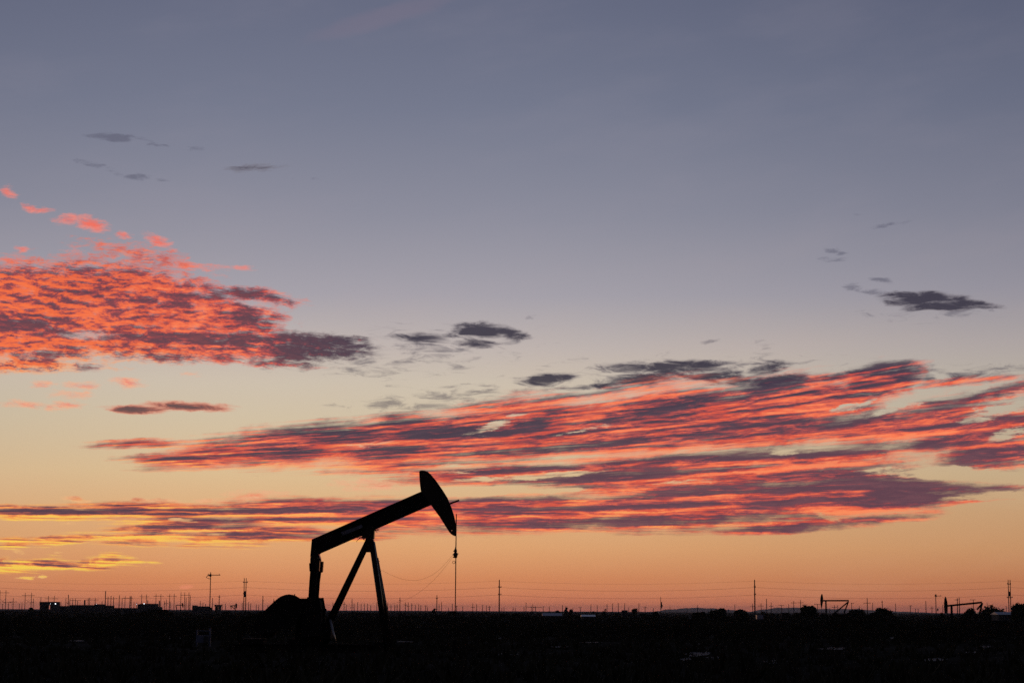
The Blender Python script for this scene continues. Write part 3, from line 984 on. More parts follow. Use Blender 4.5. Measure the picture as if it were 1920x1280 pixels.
# equalizer, pitman arms, cranks with counterweights, gear reducer
MB().tube([L3(592, 1047, -0.85), L3(592, 1047, 0.85)], 0.13, 14).build('equalizer_bar', 'steel', pj, True)
MB().prism(outline([(584.5, 1041), (598.5, 1037.5), (601.5, 1047), (598, 1052), (585, 1052)]), -0.25, 0.25).build('tail_bearing', 'steel', pj)
for s in (-1, 1):
    y = 0.72 * s
    MB().prism(outline([(585.5, 1048), (599, 1048), (598.5, 1074), (596.3, 1090), (594, 1122), (581.8, 1122), (583.8, 1090), (585.2, 1074)]), y - 0.09, y + 0.09).build('pitman_arm', 'dusty', pj)
    MB().prism(outline([(597, 1051), (603.5, 1051.5), (602, 1071), (597, 1073)]), y - 0.12, y + 0.12).build('pitman_clamp', 'steel', pj)
    MB().prism(outline([(583.5, 1056), (586.5, 1056), (586.5, 1071), (584.3, 1071)]), y - 0.12, y + 0.12).build('pitman_clamp', 'steel', pj)
    w = MB()
    w.prism(outline([(566, 1121.3), (580.5, 1121.3), (580.5, 1119), (584.5, 1119), (584.5, 1121), (602.3, 1119.4), (604.3, 1130), (606, 1140), (608, 1141), (608.5, 1143.5), (606.2, 1145.5),
                     (606, 1190), (570, 1194)]), s * 0.86 - 0.12, s * 0.86 + 0.12)
    w.build('counterweight', 'dusty', pj)
    MB().lathe(L3(588, 1124, s * 0.99), [(0.09, -0.05), (0.09, 0.05)], 10, 'Y').build('wrist_pin', 'steel', pj)
MB().prism(outline([(560, 1128), (566, 1123), (598, 1123), (602, 1128), (602, 1196), (556, 1196)]), -0.55, 0.55).build('gear_reducer', 'dusty', pj)
MB().prism(outline([(545, 1196.2), (622, 1196.2), (624, 1162), (604, 1166), (608, 1210), (640, 1214), (640, 1219.5), (540, 1219.5)]), -0.6, 0.6).build('gear_base', 'dusty', pj)

# belt guard with its humped top, motor and skid
g = MB().prism(outline([(484, 1166), (490, 1157), (497, 1149.5), (509, 1138), (521, 1126.8), (528, 1121), (534, 1117.4), (541, 1114.8), (548, 1113.8), (555, 1114.8), (561, 1117.2), (567, 1121),
                        (572, 1135), (570, 1152), (560, 1168), (545, 1178), (510, 1186), (490, 1186), (483, 1177)]), -1.18, -0.99).build('belt_guard', 'dusty', pj)
MB().prism(outline([(519, 1128.5), (521, 1126.5), (523, 1127.5), (521, 1129.5)]), -1.2, -0.97).build('guard_bracket', 'steel', g)
MB().prism(outline([(557.6, 1113.4), (559.2, 1113.4), (559.2, 1117), (557.6, 1117)]), -1.15, -1.05).build('guard_bracket', 'steel', g)
MB().lathe(L3(505, 1178, -0.35), [(0.28, -0.5), (0.34, -0.45), (0.34, 0.42), (0.22, 0.5), (0.08, 0.5), (0.08, 0.6)], 16, 'Y').build('motor', 'dusty', pj, True)
MB().box((L(486, 0)[0], -0.9, 0.305), (L(524, 0)[0], 0.3, 0.50)).build('motor_base', 'dusty', pj)
for s in (-1, 1):
    sk = MB()
    x0, x1 = L(470, 0)[0], L(742, 0)[0]
    sk.box((x0, s * 0.7 - 0.1, 0.0), (x1, s * 0.7 + 0.1, 0.03)).box((x0, s * 0.7 - 0.02, 0.0301), (x1, s * 0.7 + 0.02, 0.2699)).box((x0, s * 0.7 - 0.1, 0.27), (x1, s * 0.7 + 0.1, 0.30))
    sk.build('skid_beam', 'dusty', pj)
for px in (476, 530, 640, 690):
    x = L(px, 0)[0]
    MB().box((x - 0.08, -0.6, 0.05), (x + 0.08, 0.6, 0.25)).build('skid_cross_member', 'dusty', pj)

# bridle, carrier bar, polished rod
for s in (-1, 1):
    MB().tube([L3(855.4, 990, 0.13 * s), L3(855.1, 1005, 0.13 * s), L3(854.2, 1032, 0.06 * s)], 0.012, 6).build('bridle_cable', 'cable', pj)
MB().tube([L3(855.6, 963, 0), L3(853.1, 1196, 0)], 0.019, 8).build('polished_rod', 'dusty', pj)
cb = MB()
c = L3(854.1, 1036, 0)
px1 = 78.0 / F
cb.lathe(c, [(0.8 * px1, 11 * px1), (1.3 * px1, 8 * px1), (2.6 * px1, 6 * px1), (2.9 * px1, 2 * px1), (2.2 * px1, 1 * px1), (4.0 * px1, -1 * px1), (4.3 * px1, -4 * px1), (3.2 * px1, -6.5 * px1), (3.0 * px1, -9 * px1), (1.2 * px1, -9.5 * px1)], 10)
cb.build('carrier_bar', 'steel', pj)
for dx_, dz_ in ((-4.5, -3), (-3.4, 3.5), (4.4, -1.5), (-3.8, -8)):
    MB().box((c[0] + dx_ * px1 - 0.015, -0.05, c[2] + dz_ * px1 - 0.02), (c[0] + dx_ * px1 + 0.02, 0.05, c[2] + dz_ * px1 + 0.02)).build('carrier_bolt', 'steel', pj)
ring = [L3(851 + 2.3 * math.cos(t), 1053.5 + 2.6 * math.sin(t), -0.05) for t in [2 * math.pi * k / 12 for k in range(13)]]
MB().tube(ring, 0.009, 5).build('cable_ring', 'cable', pj)


def spline(pts, n=8):
    out = []
    p = [pts[0]] + list(pts) + [pts[-1]]
    for i in range(1, len(p) - 2):
        for k in range(n):
            t = k / n
            a, b, c_, d = (Vector(q) for q in (p[i - 1], p[i], p[i + 1], p[i + 2]))
            out.append(0.5 * ((2 * b) + (c_ - a) * t + (2 * a - 5 * b + 4 * c_ - d) * t * t + (3 * b - a - 3 * c_ + d) * t ** 3))
    out.append(Vector(pts[-1]))
    return out


MB().tube(spline([L3(*q, -0.3) for q in ((707, 1062), (714, 1067), (740, 1080), (765, 1087), (790, 1086), (815, 1075), (835, 1057), (850, 1039))]), 0.0034, 5).build('signal_cable', 'cable', pj)
MB().tube(spline([L3(*q, -0.1) for q in ((850, 1042), (835, 1062), (815, 1085), (790, 1107), (765, 1122), (745, 1129), (722, 1134))]), 0.0034, 5).build('signal_cable', 'cable', pj)

# ragged nest of sticks wedged under the beam beside the saddle
nest = thing('stick_nest', 'ragged tuft of dry sticks jutting out under the tilted black beam', 'nest', PJ)
rnd = random.Random(5)
for cx, cy, nn, sp in ((682, 1006, 46, 9), (703, 992, 26, 4)):
    tuft = MB()
    for _ in range(nn):
        x, z = L(cx + rnd.uniform(-sp, sp), cy + rnd.uniform(-3, 2.5))
        y = rnd.uniform(-0.38, 0.2)
        a, b = rnd.uniform(-0.8, 0.8) + (math.pi if rnd.random() < 0.5 else 0), rnd.uniform(-0.9, 0.5)
        ln = rnd.uniform(0.10, 0.24)
        tuft.tube([(x, y, z), (x + ln * math.cos(a) * math.cos(b), y + ln * 0.4 * math.sin(a), z + ln * math.sin(b))], 0.009, 4)
    tag(tuft.build('stick_tuft', 'twig', nest), kind='stuff')

# wellhead under the polished rod
wp = at(853, 1196, PJ_Y)
wh = thing('wellhead', 'dark wellhead valves on the ground under the hanging polished rod', 'wellhead', (wp.x, PJ_Y, 0.0))
MB().lathe((0, 0, 0), [(0.22, 0.0), (0.22, 0.06), (0.12, 0.07), (0.12, 0.2)], 14).build('casing_head', 'dusty', wh)
MB().lathe((0, 0, 0), [(0.07, 0.2), (0.07, 0.32), (0.1, 0.33), (0.1, 0.42), (0.05, 0.44), (0.05, 0.5)], 12).build('stuffing_box', 'dusty', wh)
MB().tube([(0.08, 0, 0.14), (0.7, 0, 0.14), (0.75, 0, 0.05), (0.75, 0, 0.0)], 0.045, 8).build('flow_line', 'dusty', wh)
MB().lathe((0.35, -0.12, 0.14), [(0.09, -0.02), (0.09, 0.0)], 10, 'Y').build('valve_wheel', 'dusty', wh)

# panel board on posts, left
bp = on_ground(382, 1211)
bd = thing('panel_board', 'pale bluish panel board with dark box on two posts, left of the near pumpjack', 'panel board', bp)


def BL(px, py):
    p = at(px, py, bp.y)
    return p.x - bp.x, p.z - bp.z


for px, py0 in ((369.5, 1180), (394, 1176.5)):
    x, z = BL(px, py0)
    MB().box((x - 0.035, -0.04, 0.0), (x + 0.035, 0.04, z)).build('post', 'panel', bd)
x0, z0 = BL(369.5, 1182.5)
x1, z1 = BL(394, 1181)
MB().box((x0 + 0.04, -0.03, z0), (x1 - 0.04, 0.03, z1)).build('rail', 'panel', bd)
x0, z0 = BL(370.5, 1204)
x1, z1 = BL(393, 1190)
MB().box((x0, -0.07, z0), (x1, -0.043, z1)).build('board', 'panel', bd)
x0, z0 = BL(383, 1202.5)
x1, z1 = BL(391.5, 1191.5)
MB().box((x0, -0.22, z0), (x1, -0.072, z1)).build('switch_box', 'dark', bd)

# ------------------------------------------------------------------ skyline: power line, poles, plant, far pumpjacks, trees
def horizon_y(px):
    return 1144.5 + (px - 960.0) * math.tan(ROLL)


def dist_for(px, py, h):
    """distance at which a thing of height h (standing on the flat) reaches up to the pixel"""
    return (DIP + h - EYE.z) * F / (horizon_y(px) - py)


ORD = ['first', 'second', 'third', 'fourth', 'fifth', 'sixth', 'seventh', 'eighth', 'ninth', 'tenth', 'eleventh', 'twelfth', 'thirteenth', 'fourteenth',
       'fifteenth', 'sixteenth', 'seventeenth', 'eighteenth', 'nineteenth', 'twentieth', 'twenty-first', 'twenty-second', 'twenty-third', 'twenty-fourth']
SEG = [(-50, 72, 'left of the lit plant building'), (72, 152, 'above the lit plant building'), (152, 262, 'behind the long plant shed'), (262, 330, 'behind the lamp-lit shed'),
       (330, 452, 'around the tall lamp post'), (452, 580, 'left of the near pumpjack'), (580, 710, "between the near pumpjack's legs"), (710, 854, "right of the near pumpjack's legs"),
       (854, 930, 'right of the hanging rod'), (930, 1095, 'above the bluish roof'), (1095, 1232, 'above the pale white roof'), (1232, 1330, 'over the far hill'),
       (1330, 1408, 'by the round bush'), (1408, 1505, 'over the right hill'), (1505, 1600, 'by the level-beamed pumpjack'), (1600, 1750, 'between the two far pumpjacks'),
       (1750, 1870, 'by the rightmost pumpjack'), (1870, 1960, 'by the right edge')]
POLES = []          # collected first, labelled in order along the horizon
SHARED = {}


def unit_pole(r0, r1):
    key = ('pole', round(r0, 3), round(r1, 3))
    if key not in SHARED:
        o = MB().tube([(0, 0, 0), (0, 0, 1)], r0, 8, r1).build('pole', 'wood', None, True)
        SHARED[key] = o.data
        bpy.data.objects.remove(o)
    return SHARED[key]


def part_from(name, me, parent, loc, scale=(1, 1, 1)):
    o = bpy.data.objects.new(name, me)
    COL.objects.link(o)
    o.parent = parent
    o.location = loc
    o.scale = scale
    return o


def unit_box(mat):
    key = ('box', mat)
    if key not in SHARED:
        o = MB().box((-0.5, -0.5, -0.5), (0.5, 0.5, 0.5)).build('box', mat)
        SHARED[key] = o.data
        bpy.data.objects.remove(o)
    return SHARED[key]


def utility_pole(px, top, h=11.0, arms=(), r=0.19, brace=None, extra=(), boxes=()):
    """px: one x or a list (frame of several poles); arms: (y, x0, x1) in photograph pixels"""
    xs = px if isinstance(px, (list, tuple)) else [px]
    d = dist_for(xs[0], top, h)
    cx = sum(xs) / len(xs)
    base = at(cx, horizon_y(cx), d)
    root = empty('frame_structure' if len(xs) > 1 else 'utility_pole', (base.x, d, DIP - 0.1))
    k = d / F
    r = max(r, 0.58 * k) if d > 900 else r
    for x in xs:
        part_from('pole', unit_pole(r * 1.15, r * 0.75), root, ((x - cx) * k, 0, 0), (1, 1, h + 0.1))
    for (y, x0, x1) in arms:
        z = (horizon_y(cx) - y) * k + EYE.z - DIP + 0.1
        part_from('crossarm', unit_box('wood'), root, (((x0 + x1) / 2 - cx) * k, 0.22 + r, z), ((x1 - x0) * k, 0.2, max(0.24, 0.7 * k)))
        for xi in (x0 + 0.08 * (x1 - x0), x1 - 0.08 * (x1 - x0)):
            part_from('insulator', unit_box('wood'), root, ((xi - cx) * k, 0.22 + r, z + 0.3), (0.14, 0.14, 0.36))
    for (x, y0, y1, w) in boxes:          # transformers and other gear on the pole
        z0, z1 = ((horizon_y(cx) - q) * k + EYE.z - DIP + 0.1 for q in (y1, y0))
        part_from('transformer', unit_box('dark'), root, ((x - cx) * k, -0.35, (z0 + z1) / 2), (w * k, 0.5, z1 - z0))
    if brace:
        y0, y1 = brace
        za, zb = ((horizon_y(cx) - q) * k + EYE.z - DIP + 0.1 for q in (y0, y1))
        xa, xb = (xs[0] - cx) * k, (xs[-1] - cx) * k
        for a, b in (((xa, 0.3, za), (xb, 0.3, zb)), ((xa, -0.3, zb), (xb, -0.3, za))):
            MB().tube([a, b], 0.12, 5).build('brace', 'wood', root)
    look = 'bare' if not arms else ('one-crossarm' if len(arms) == 1 else 'two-crossarm')
    n = horizon_y(cx) - top
    size = 'tall' if n > 45 else ('mid-sized' if n > 20 else 'small')
    kind = 'wooden pole' if len(xs) == 1 else ('twin-pole frame' if len(xs) == 2 else 'three-pole frame')
    POLES.append((cx, root, size, look, kind))
    return root, d


# the line that crosses the whole view (same spacing, same distance)
utility_pole([456.8, 460.4], 1084, 16.0, [(1092, 454, 463.5), (1113, 455, 458)], 0.17, boxes=[(458.6, 1108, 1119, 3.2)])
utility_pole(936, 1087, 16.0, [(1100.5, 934, 940), (1114.5, 934, 940)], 0.24)
utility_pole(1415.5, 1087, 16.0, [(1100.5, 1414.5, 1418), (1114.5, 1414.5, 1418)], 0.24)
utility_pole([1892, 1895.6], 1087, 16.0, [(1095, 1890.5, 1897.5), (1120, 1889, 1900)], 0.17, boxes=[(1893.6, 1109, 1118, 3.0)])
# tall lamp post with a single long arm
lp_root, lp_d = utility_pole(393.3, 1073, 17.0, [(1078.3, 387, 411)], 0.17, boxes=[(393.3, 1076.5, 1081.5, 3.2)])
k_ = lp_d / F
MB().tube(spline([((x - 393.3) * k_, -0.1, (horizon_y(393) - y) * k_ + EYE.z - DIP) for x, y in ((392, 1078.5), (387, 1080), (385.5, 1082), (388, 1083.5), (392.5, 1085))]), 0.09, 5).build('cable_loop', 'wire', lp_root)

# frames and poles along the horizon, left to right
for xs, top, arm, br in [((-1, 10), 1106, (1111, -6, 16), (1122, 1131)), ((46.5, 58), 1111, (1116.2, 40, 64), (1123, 1132)), ((90, 101), 1116.5, (1122, 83, 108), None),
                         ((136, 141), 1121, (1125.3, 130, 151), None), ((167.5, 178), 1120, (1124.2, 161, 184), None), ((234, 243), 1117, (1121, 229, 248), None),
                         ((265, 274), 1114, (1118.3, 261, 279), None), ((292, 301), 1113, (1117.3, 287, 307), None), ((317.5, 326), 1113, (1117.3, 312, 331), None)]:
    utility_pole(list(xs), top, 24.0, [arm], 0.30, br)
utility_pole([338.7, 345.7, 353.5], 1110, 24.0, [(1115.5, 339, 357)], 0.34)
for row in [
        (24.2, 1120.5, [(1128, 17, 31)]), (4.5, 1131, []), (15.5, 1130, [(1128.5, 4, 21)]), (62, 1122, [(1129, 56, 63)]), (36, 1131, []), (41, 1129, []), (76, 1119.5, []),
        (123, 1121, []), (127.5, 1114.5, [(1130, 124, 131)]), (130.5, 1121.5, []), (145, 1125, []), (114, 1128, []), (165, 1121, []), (207.5, 1116.5, [(1121.8, 198, 219)]), (212.5, 1118, []),
        (202, 1118, []), (223, 1115.5, []), (228.5, 1121, []), (191, 1126, []), (251, 1128, []), (256, 1129, []), (308, 1126, []), (311.5, 1123.5, [(1131, 308, 315)]), (348.5, 1120, []), (356, 1117, []),
        (375.2, 1126, []), (380.2, 1129.5, []), (385, 1131.5, []), (398, 1120.5, []), (416.5, 1132, []), (422.5, 1131, []), (454, 1129, []), (466, 1128, []), (470, 1130, []), (480.5, 1132.5, []),
        (485, 1134, []), (492.5, 1116.5, [(1126, 491, 494)]), (502, 1133, []), (513, 1122, [(1127, 511.5, 514.5)]),
        (624, 1129, []), (645, 1127.5, [(1132, 642, 648)]), (649, 1133, []), (664, 1131, []), (670.5, 1128.5, []), (677, 1131, []), (683, 1130.5, []), (689, 1131, []), (695, 1134, []),
        (706.5, 1128, []), (723.5, 1135, [(1135.5, 720, 727)]), (727, 1128.5, []), (733, 1133.5, [(1137, 730, 736)]), (740, 1133, []), (744.5, 1131.5, [(1137, 741, 747)]), (749.7, 1119.5, [(1125.5, 748, 752)]),
        (760, 1128.5, [(1133.5, 757, 763.5)]), (765.5, 1128.5, [(1136, 763, 767.5)]), (772, 1130, [(1134.5, 770, 774)]), (778.5, 1132.5, []), (785, 1131, []), (789, 1134, []), (798, 1134.5, [(1135.2, 795.5, 801)]),
        (801.5, 1137, []), (819, 1115.5, [(1121.5, 817, 821)]), (823.2, 1132, []), (827.6, 1128, []), (841, 1138, []), (848, 1131, []), (856, 1135, [(1136, 854, 858)]), (867.6, 1135, []), (886.4, 1131, [(1138, 883.5, 890)]),
        (893.5, 1132, []), (904.6, 1133, []), (912, 1134, []), (918, 1135, [(1138, 914.5, 920.5), (1141, 915.5, 919.5)]), (941, 1139, []), (945, 1137.5, []),
        (962, 1137.5, []), (966, 1139, []), (982.5, 1137, []), (986.3, 1129, []), (996, 1136.5, [(1137.5, 987, 1004)]), (999, 1131.5, []), (1004, 1136, [(1138, 1000, 1016)]), (1018.5, 1136, []), (1030, 1136, []),
        (1054.5, 1133.5, []), (1060.5, 1136, []), (1063, 1136, []), (1074, 1138.5, []), (1088, 1138, [(1138.6, 1085, 1091)]),
        (1108, 1133, []), (1119.8, 1133.5, []), (1138.2, 1132, []), (1148.6, 1130.5, []), (1159.4, 1130, []), (1171.3, 1130, []), (1179, 1138, []), (1198, 1130.5, []), (1209.6, 1135.5, [(1138.5, 1207, 1213)]),
        (1225, 1139, []), (1247.5, 1141, []), (1256.4, 1137.5, []), (1288, 1139, []), (1308, 1134, []), (1317, 1142, []), (1366, 1141, []), (1378, 1133, []),
        (1411.4, 1131, [(1136.5, 1406.5, 1416)]), (1427.2, 1130.5, [(1135.5, 1422, 1432)]), (1437.5, 1122, []), (1446, 1129, [(1136, 1442, 1450)]), (1465.4, 1133.5, [(1134.3, 1460, 1470), (1142.5, 1459.5, 1469)]),
        (1479, 1132, []), (1488.4, 1126, [(1129.8, 1483.5, 1494)]), (1501.3, 1124.5, [(1129.5, 1496, 1507)]), (1510, 1132.8, [(1133.3, 1504, 1515)]), (1533, 1132, [(1132.6, 1527, 1538.5)]),
        (1556, 1140, []), (1565, 1134, [(1138, 1560, 1570)]), (1571, 1134, []), (1597, 1129.5, [(1130.3, 1596, 1602)]), (1612, 1136, []), (1626.4, 1120.5, [(1130.3, 1620, 1633)]), (1636.5, 1129.5, []), (1654.5, 1125.5, [(1129, 1653, 1656)]),
        (1679.4, 1131, []), (1707.2, 1134.6, [(1135.2, 1704, 1711)]), (1716.5, 1140, []), (1721.5, 1140, []), (1736.4, 1126, []), (1747.5, 1136, [(1139.4, 1745, 1750)]), (1768, 1133, []),
        (1795.6, 1121, [(1124.3, 1791, 1798)]), (1799.2, 1120, []), (1825.4, 1123.8, [(1124.2, 1820, 1830)]), (1851.3, 1129, []), (1853.4, 1134, []), (1887, 1135, [])]:
    utility_pole(row[0], row[1], 12.5, row[2], 0.26)
utility_pole(1239, 1119, 12.5, [], 0.2, boxes=[(1240.2, 1128, 1140, 1.8), (1241.5, 1133, 1137, 1.6)])
tr_root, tr_d = utility_pole(1755.2, 1113.5, 13.5, [(1117, 1753, 1766)], 0.22, boxes=[(1755.2, 1114.5, 1119, 2.6), (1758, 1140, 1145, 2.0)])

POLES.sort(key=lambda p: p[0])
for lo, hi, where in SEG:
    here = [p for p in POLES if lo <= p[0] < hi]
    for i, (cx, root, size, look, kind) in enumerate(here):
        tag(root, '%s %s %s, %s pole from left among those %s' % (size, look, kind, ORD[i], where), 'utility pole', 'utility poles along the horizon')


# the three wires of the crossing line
def line_wire(ys, sag, label, r):
    pts = []
    xs = [-20.0, 458.5, 936.0, 1415.5, 1893.5, 2371.0]
    d = dist_for(936, 1087, 16.0)
    for i in range(len(xs) - 1):
        n = 16
        for k in range(n + (1 if i == len(xs) - 2 else 0)):
            u = k / n
            x = xs[i] + (xs[i + 1] - xs[i]) * u
            y = ys + (x - 936.0) * math.tan(ROLL) * 0.0 + sag * 4 * u * (1 - u)
            pts.append(at(x, y, d + 0.6))
    o = MB().tube(pts, r, 4).build('power_wire', 'wire')
    return tag(o, label, 'power wire', 'wires of the crossing power line')


line_wire(1088.5, 6.0, 'highest and faintest wire sagging between the tall line poles', 0.018)
line_wire(1100.5, 7.0, 'middle wire sagging between the tall line poles', 0.030)
line_wire(1114.5, 7.0, 'lowest wire sagging between the tall line poles', 0.030)


# derrick-like towers and stacks
def tower(px, top, w_top, w_bot, h, label, plat=None, name='lattice_mast'):
    d = dist_for(px, top, h)
    k = d / F
    b = at(px, horizon_y(px), d)
    root = thing(name, label, 'mast', (b.x, d, DIP - 0.1))
    for sx in (-1, 1):
        for sy in (-1, 1):
            MB().tube([(sx * w_bot * k / 2, sy * w_bot * k / 2, 0), (sx * w_top * k / 2, sy * w_top * k / 2, h)], 0.16, 5).build('mast_leg', 'tank', root)
    n = 6
    for i in range(n):
        u, u2 = i / n, (i + 1) / n
        w, w2 = (w_bot + (w_top - w_bot) * u) * k / 2, (w_bot + (w_top - w_bot) * u2) * k / 2
        for sy in (-1, 1):
            MB().tube([(-w, sy * w, h * u), (w2, sy * w2, h * u2)], 0.10, 4).build('mast_lacing', 'tank', root)
    if plat:
        y, x0, x1 = plat
        z = (horizon_y(px) - y) * k + EYE.z - DIP
        MB().box(((x0 - px) * k, -1.5, z - 0.25), ((x1 - px) * k, 1.5, z + 0.25)).build('platform', 'tank', root)
    return root


tower(660, 1122, 0.9, 4.0, 22.0, "dark tapering mast with a low platform, seen between the near pumpjack's legs", (1138.5, 656, 664.5))
tower(410.6, 1115, 0.8, 1.6, 22.0, 'slim dark mast with a wider head right of the tall lamp post', (1119, 408.6, 412.6))
tower(245.3, 1117, 1.8, 2.6, 24.0, 'thick dark tower right of the thin stack, among the plant frames')
tower(318.5, 1127, 1.5, 4.5, 16.0, 'squat dark tower standing between twin-pole frames right of the plant')


def stack(px, top, w, h, label, name='chimney_stack'):
    d = dist_for(px, top, h)
    k = d / F
    b = at(px, horizon_y(px), d)
    root = thing(name, label, 'stack', (b.x, d, DIP - 0.1))
    r = w * k / 2
    MB().lathe((0, 0, 0), [(r * 1.2, 0), (r, h * 0.2), (r * 0.92, h - 0.3)], 12).build('shaft', 'tank', root, True)
    MB().lathe((0, 0, 0), [(r * 1.1, h - 0.299), (r * 1.1, h)], 12).build('rim', 'tank', root, True)


stack(197, 1108, 1.7, 26.0, 'tall thin dark stack, highest thing of the left plant')
stack(298.5, 1125.5, 2.4, 15.0, 'short thick dark stack at the right end of the plant')
stack(158.5, 1124, 3.0, 15.0, 'stubby dark vessel left of the thin stack')
stack(276.7, 1124.5, 1.4, 15.0, 'short chimney on the lamp-lit shed')


# plant and sheds: boxes given in pixels
def shed(name, label, d, walls, roofs=(), lamps=(), wall='wall', roof='dull_roof', depth=14.0):
    cx = sum((w[0] + w[2]) / 2 for w in walls) / len(walls)
    b = at(cx, horizon_y(cx), d)
    root = thing(name, label, 'building', (b.x, d, DIP - 0.1))
    k = d / F

    def q(x, y):
        p = at(x, y, d)
        return p.x - b.x, p.z - (DIP - 0.1)
    for (x0, y0, x1, y1) in walls:
        ax, az_ = q(x0, y1)
        bx, bz = q(x1, y0)
        MB().box((ax, 0.0, max(0.0, az_)), (bx, depth, bz)).build('wall', wall, root)
    for (x0, y0, x1, y1) in roofs:            # gable roof, eave at y1, ridge at y0
        ax, ez = q(x0, y1)
        bx, rz = q(x1, y0)
        hd = depth / 2
        MB().add([(ax, -0.4, ez), (bx, -0.4, ez), (bx, hd, rz), (ax, hd, rz), (ax, depth + 0.4, ez), (bx, depth + 0.4, ez)],
                 [(0, 1, 2, 3), (3, 2, 5, 4), (0, 3, 4), (1, 5, 2)]).build('roof', roof, root)
    for (x, y, r) in lamps:
        lx, lz = q(x, y)
        MB().lathe((lx, -0.8, lz), [(r * 0.4, -r), (r, -r * 0.5), (r, r * 0.5), (r * 0.4, r)], 8).build('floodlight', 'lamp', root)
    return root


PD = 1600.0
shed('plant_building', 'dark raised plant building with white floodlights on its right end', PD, [(74, 1127.5, 105.5, 1133.8), (74, 1133.9, 84.5, 1146), (93.5, 1133.9, 105.5, 1146)], lamps=[(104.4, 1131, 0.36), (95, 1131.2, 0.13)])
shed('plant_shed', 'low dark shed just right of the floodlit raised building', PD + 30, [(106, 1135.3, 128.5, 1146)])
shed('plant_shed', 'long low dark plant shed left of the thin stack', PD, [(129.5, 1133.6, 176, 1146), (176.5, 1132, 192, 1146), (192.5, 1134.5, 208, 1146)], lamps=[(181.5, 1131.8, 0.12)])
shed('plant_shed', 'very low dark shed under the plant frames, right of the thin stack', PD + 40, [(209, 1139, 256, 1147)], lamps=[(256.5, 1132.2, 0.12)])
shed('plant_shed', 'dark flat-topped shed with one white lamp on its roof', PD, [(257.5, 1132, 262, 1147), (262.3, 1131, 291.5, 1147), (291.8, 1137, 299, 1147)], lamps=[(270.5, 1131, 0.26)])
shed('tank_battery_shed', 'low dark stepped block left of the tall lamp post', 1700.0, [(360, 1134.2, 366, 1148), (366.3, 1136, 388, 1148), (388.3, 1138, 394, 1148)])
shed('platform_shed', 'small dark platform on legs right of the tall lamp post', 1700.0, [(402, 1133, 411.5, 1136.3), (403, 1136.4, 404.5, 1148), (409, 1136.4, 410.5, 1148)])
shed('long_shed', 'long low shed with dull bluish roof right of the crossing-line pole', 800.0, [(1018.5, 1153.5, 1052.5, 1165)], [(1017, 1148.6, 1054, 1153.5)], roof='dull_roof', depth=9.0)
shed('small_shed', 'small low shed with bright pale roof between utility poles', 700.0, [(1091.5, 1155.0, 1115.5, 1166)], [(1090, 1151.8, 1117, 1155.0)], roof='roof', depth=8.0)
shed('roadside_shed', 'low shed with bluish roof left of the rightmost tree', 520.0, [(1873, 1151.5, 1904, 1163)], [(1871, 1146.6, 1906, 1151.5)], roof='dull_roof', depth=8.0)
shed('roadside_shed', "low shed with bluish roof tucked behind the rightmost pumpjack's tail", 560.0, [(1841, 1150, 1849, 1162)], [(1839.5, 1146.6, 1850.5, 1150)], roof='dull_roof', depth=8.0)
shed('boxy_shed', 'tiny dark box shed below the poles right of the pale roof', 900.0, [(1166.5, 1143.2, 1177, 1156)], depth=5.0)
shed('pale_trailer', 'tiny pale-ended trailer at the foot of the tall line pole over the right hill', 620.0, [(1419.5, 1152.3, 1431, 1160)], wall='dull_roof', depth=3.0)


# far pumpjacks from their side view
def far_pumpjack(label, d, beam_l, beam_r, th, head, legs, pits, base, gear=None, r=0.2):
    cx = (beam_l[0] + beam_r[0]) / 2
    b = at(cx, horizon_y(cx), d)
    root = thing('pump_jack', label, 'pumpjack', (b.x, d, DIP - 0.1), 'far pumpjacks on the flat')

    def q(x, y):
        p = at(x, y, d)
        return p.x - b.x, p.z - (DIP - 0.1)
    a, c = Vector(q(*beam_l)), Vector(q(*beam_r))
    n = Vector((-(c - a).y, (c - a).x)).normalized() * (th * d / F / 2)
    MB().prism([tuple(a - n), tuple(c - n), tuple(c + n), tuple(a + n)], -0.18, 0.18).build('walking_beam', 'dusty', root)
    MB().prism([q(*p) for p in reversed(head)], -0.22, 0.22).build('horse_head', 'dusty', root)
    for (p0, p1) in legs:
        for s in (-1, 1):
            x0, z0 = q(*p0)
            x1, _ = q(*p1)
            MB().tube([(x0, 0.2 * s, z0), (x1, 0.9 * s, 0.0)], r, 8).build('post_leg', 'dusty', root, True)
    for (p0, p1, y) in pits:
        x0, z0 = q(*p0)
        x1, z1 = q(*p1)
        MB().tube([(x0, y, z0), (x1, y, max(0.2, z1))], r * 1.05, 8).build('pitman_arm', 'dusty', root, True)
    x0, _ = q(base[0], 1150)
    x1, _ = q(base[1], 1150)
    MB().box((min(x0, x1), -0.8, 0.0), (max(x0, x1), 0.8, 0.35)).build('base_skid', 'dusty', root)
    if gear:
        gx0, gz0 = q(gear[0], gear[3])
        gx1, gz1 = q(gear[2], gear[1])
        MB().prism([(gx0, 0.355), (gx1, 0.355), (gx1, max(gz1, 1.0) * 0.8), ((gx0 + gx1) / 2, max(gz1, 1.0)), (gx0, max(gz1, 1.0) * 0.7)], -0.5, 0.5).build('gear_reducer', 'dusty', root)
    hx, hz = q(*min(head, key=lambda p: abs(p[1] - max(t[1] for t in head))))
    MB().tube([(hx, 0, max(hz, 0.6)), (hx, 0, 0.3)], 0.05, 5).build('polished_rod', 'dusty', root)
    return root


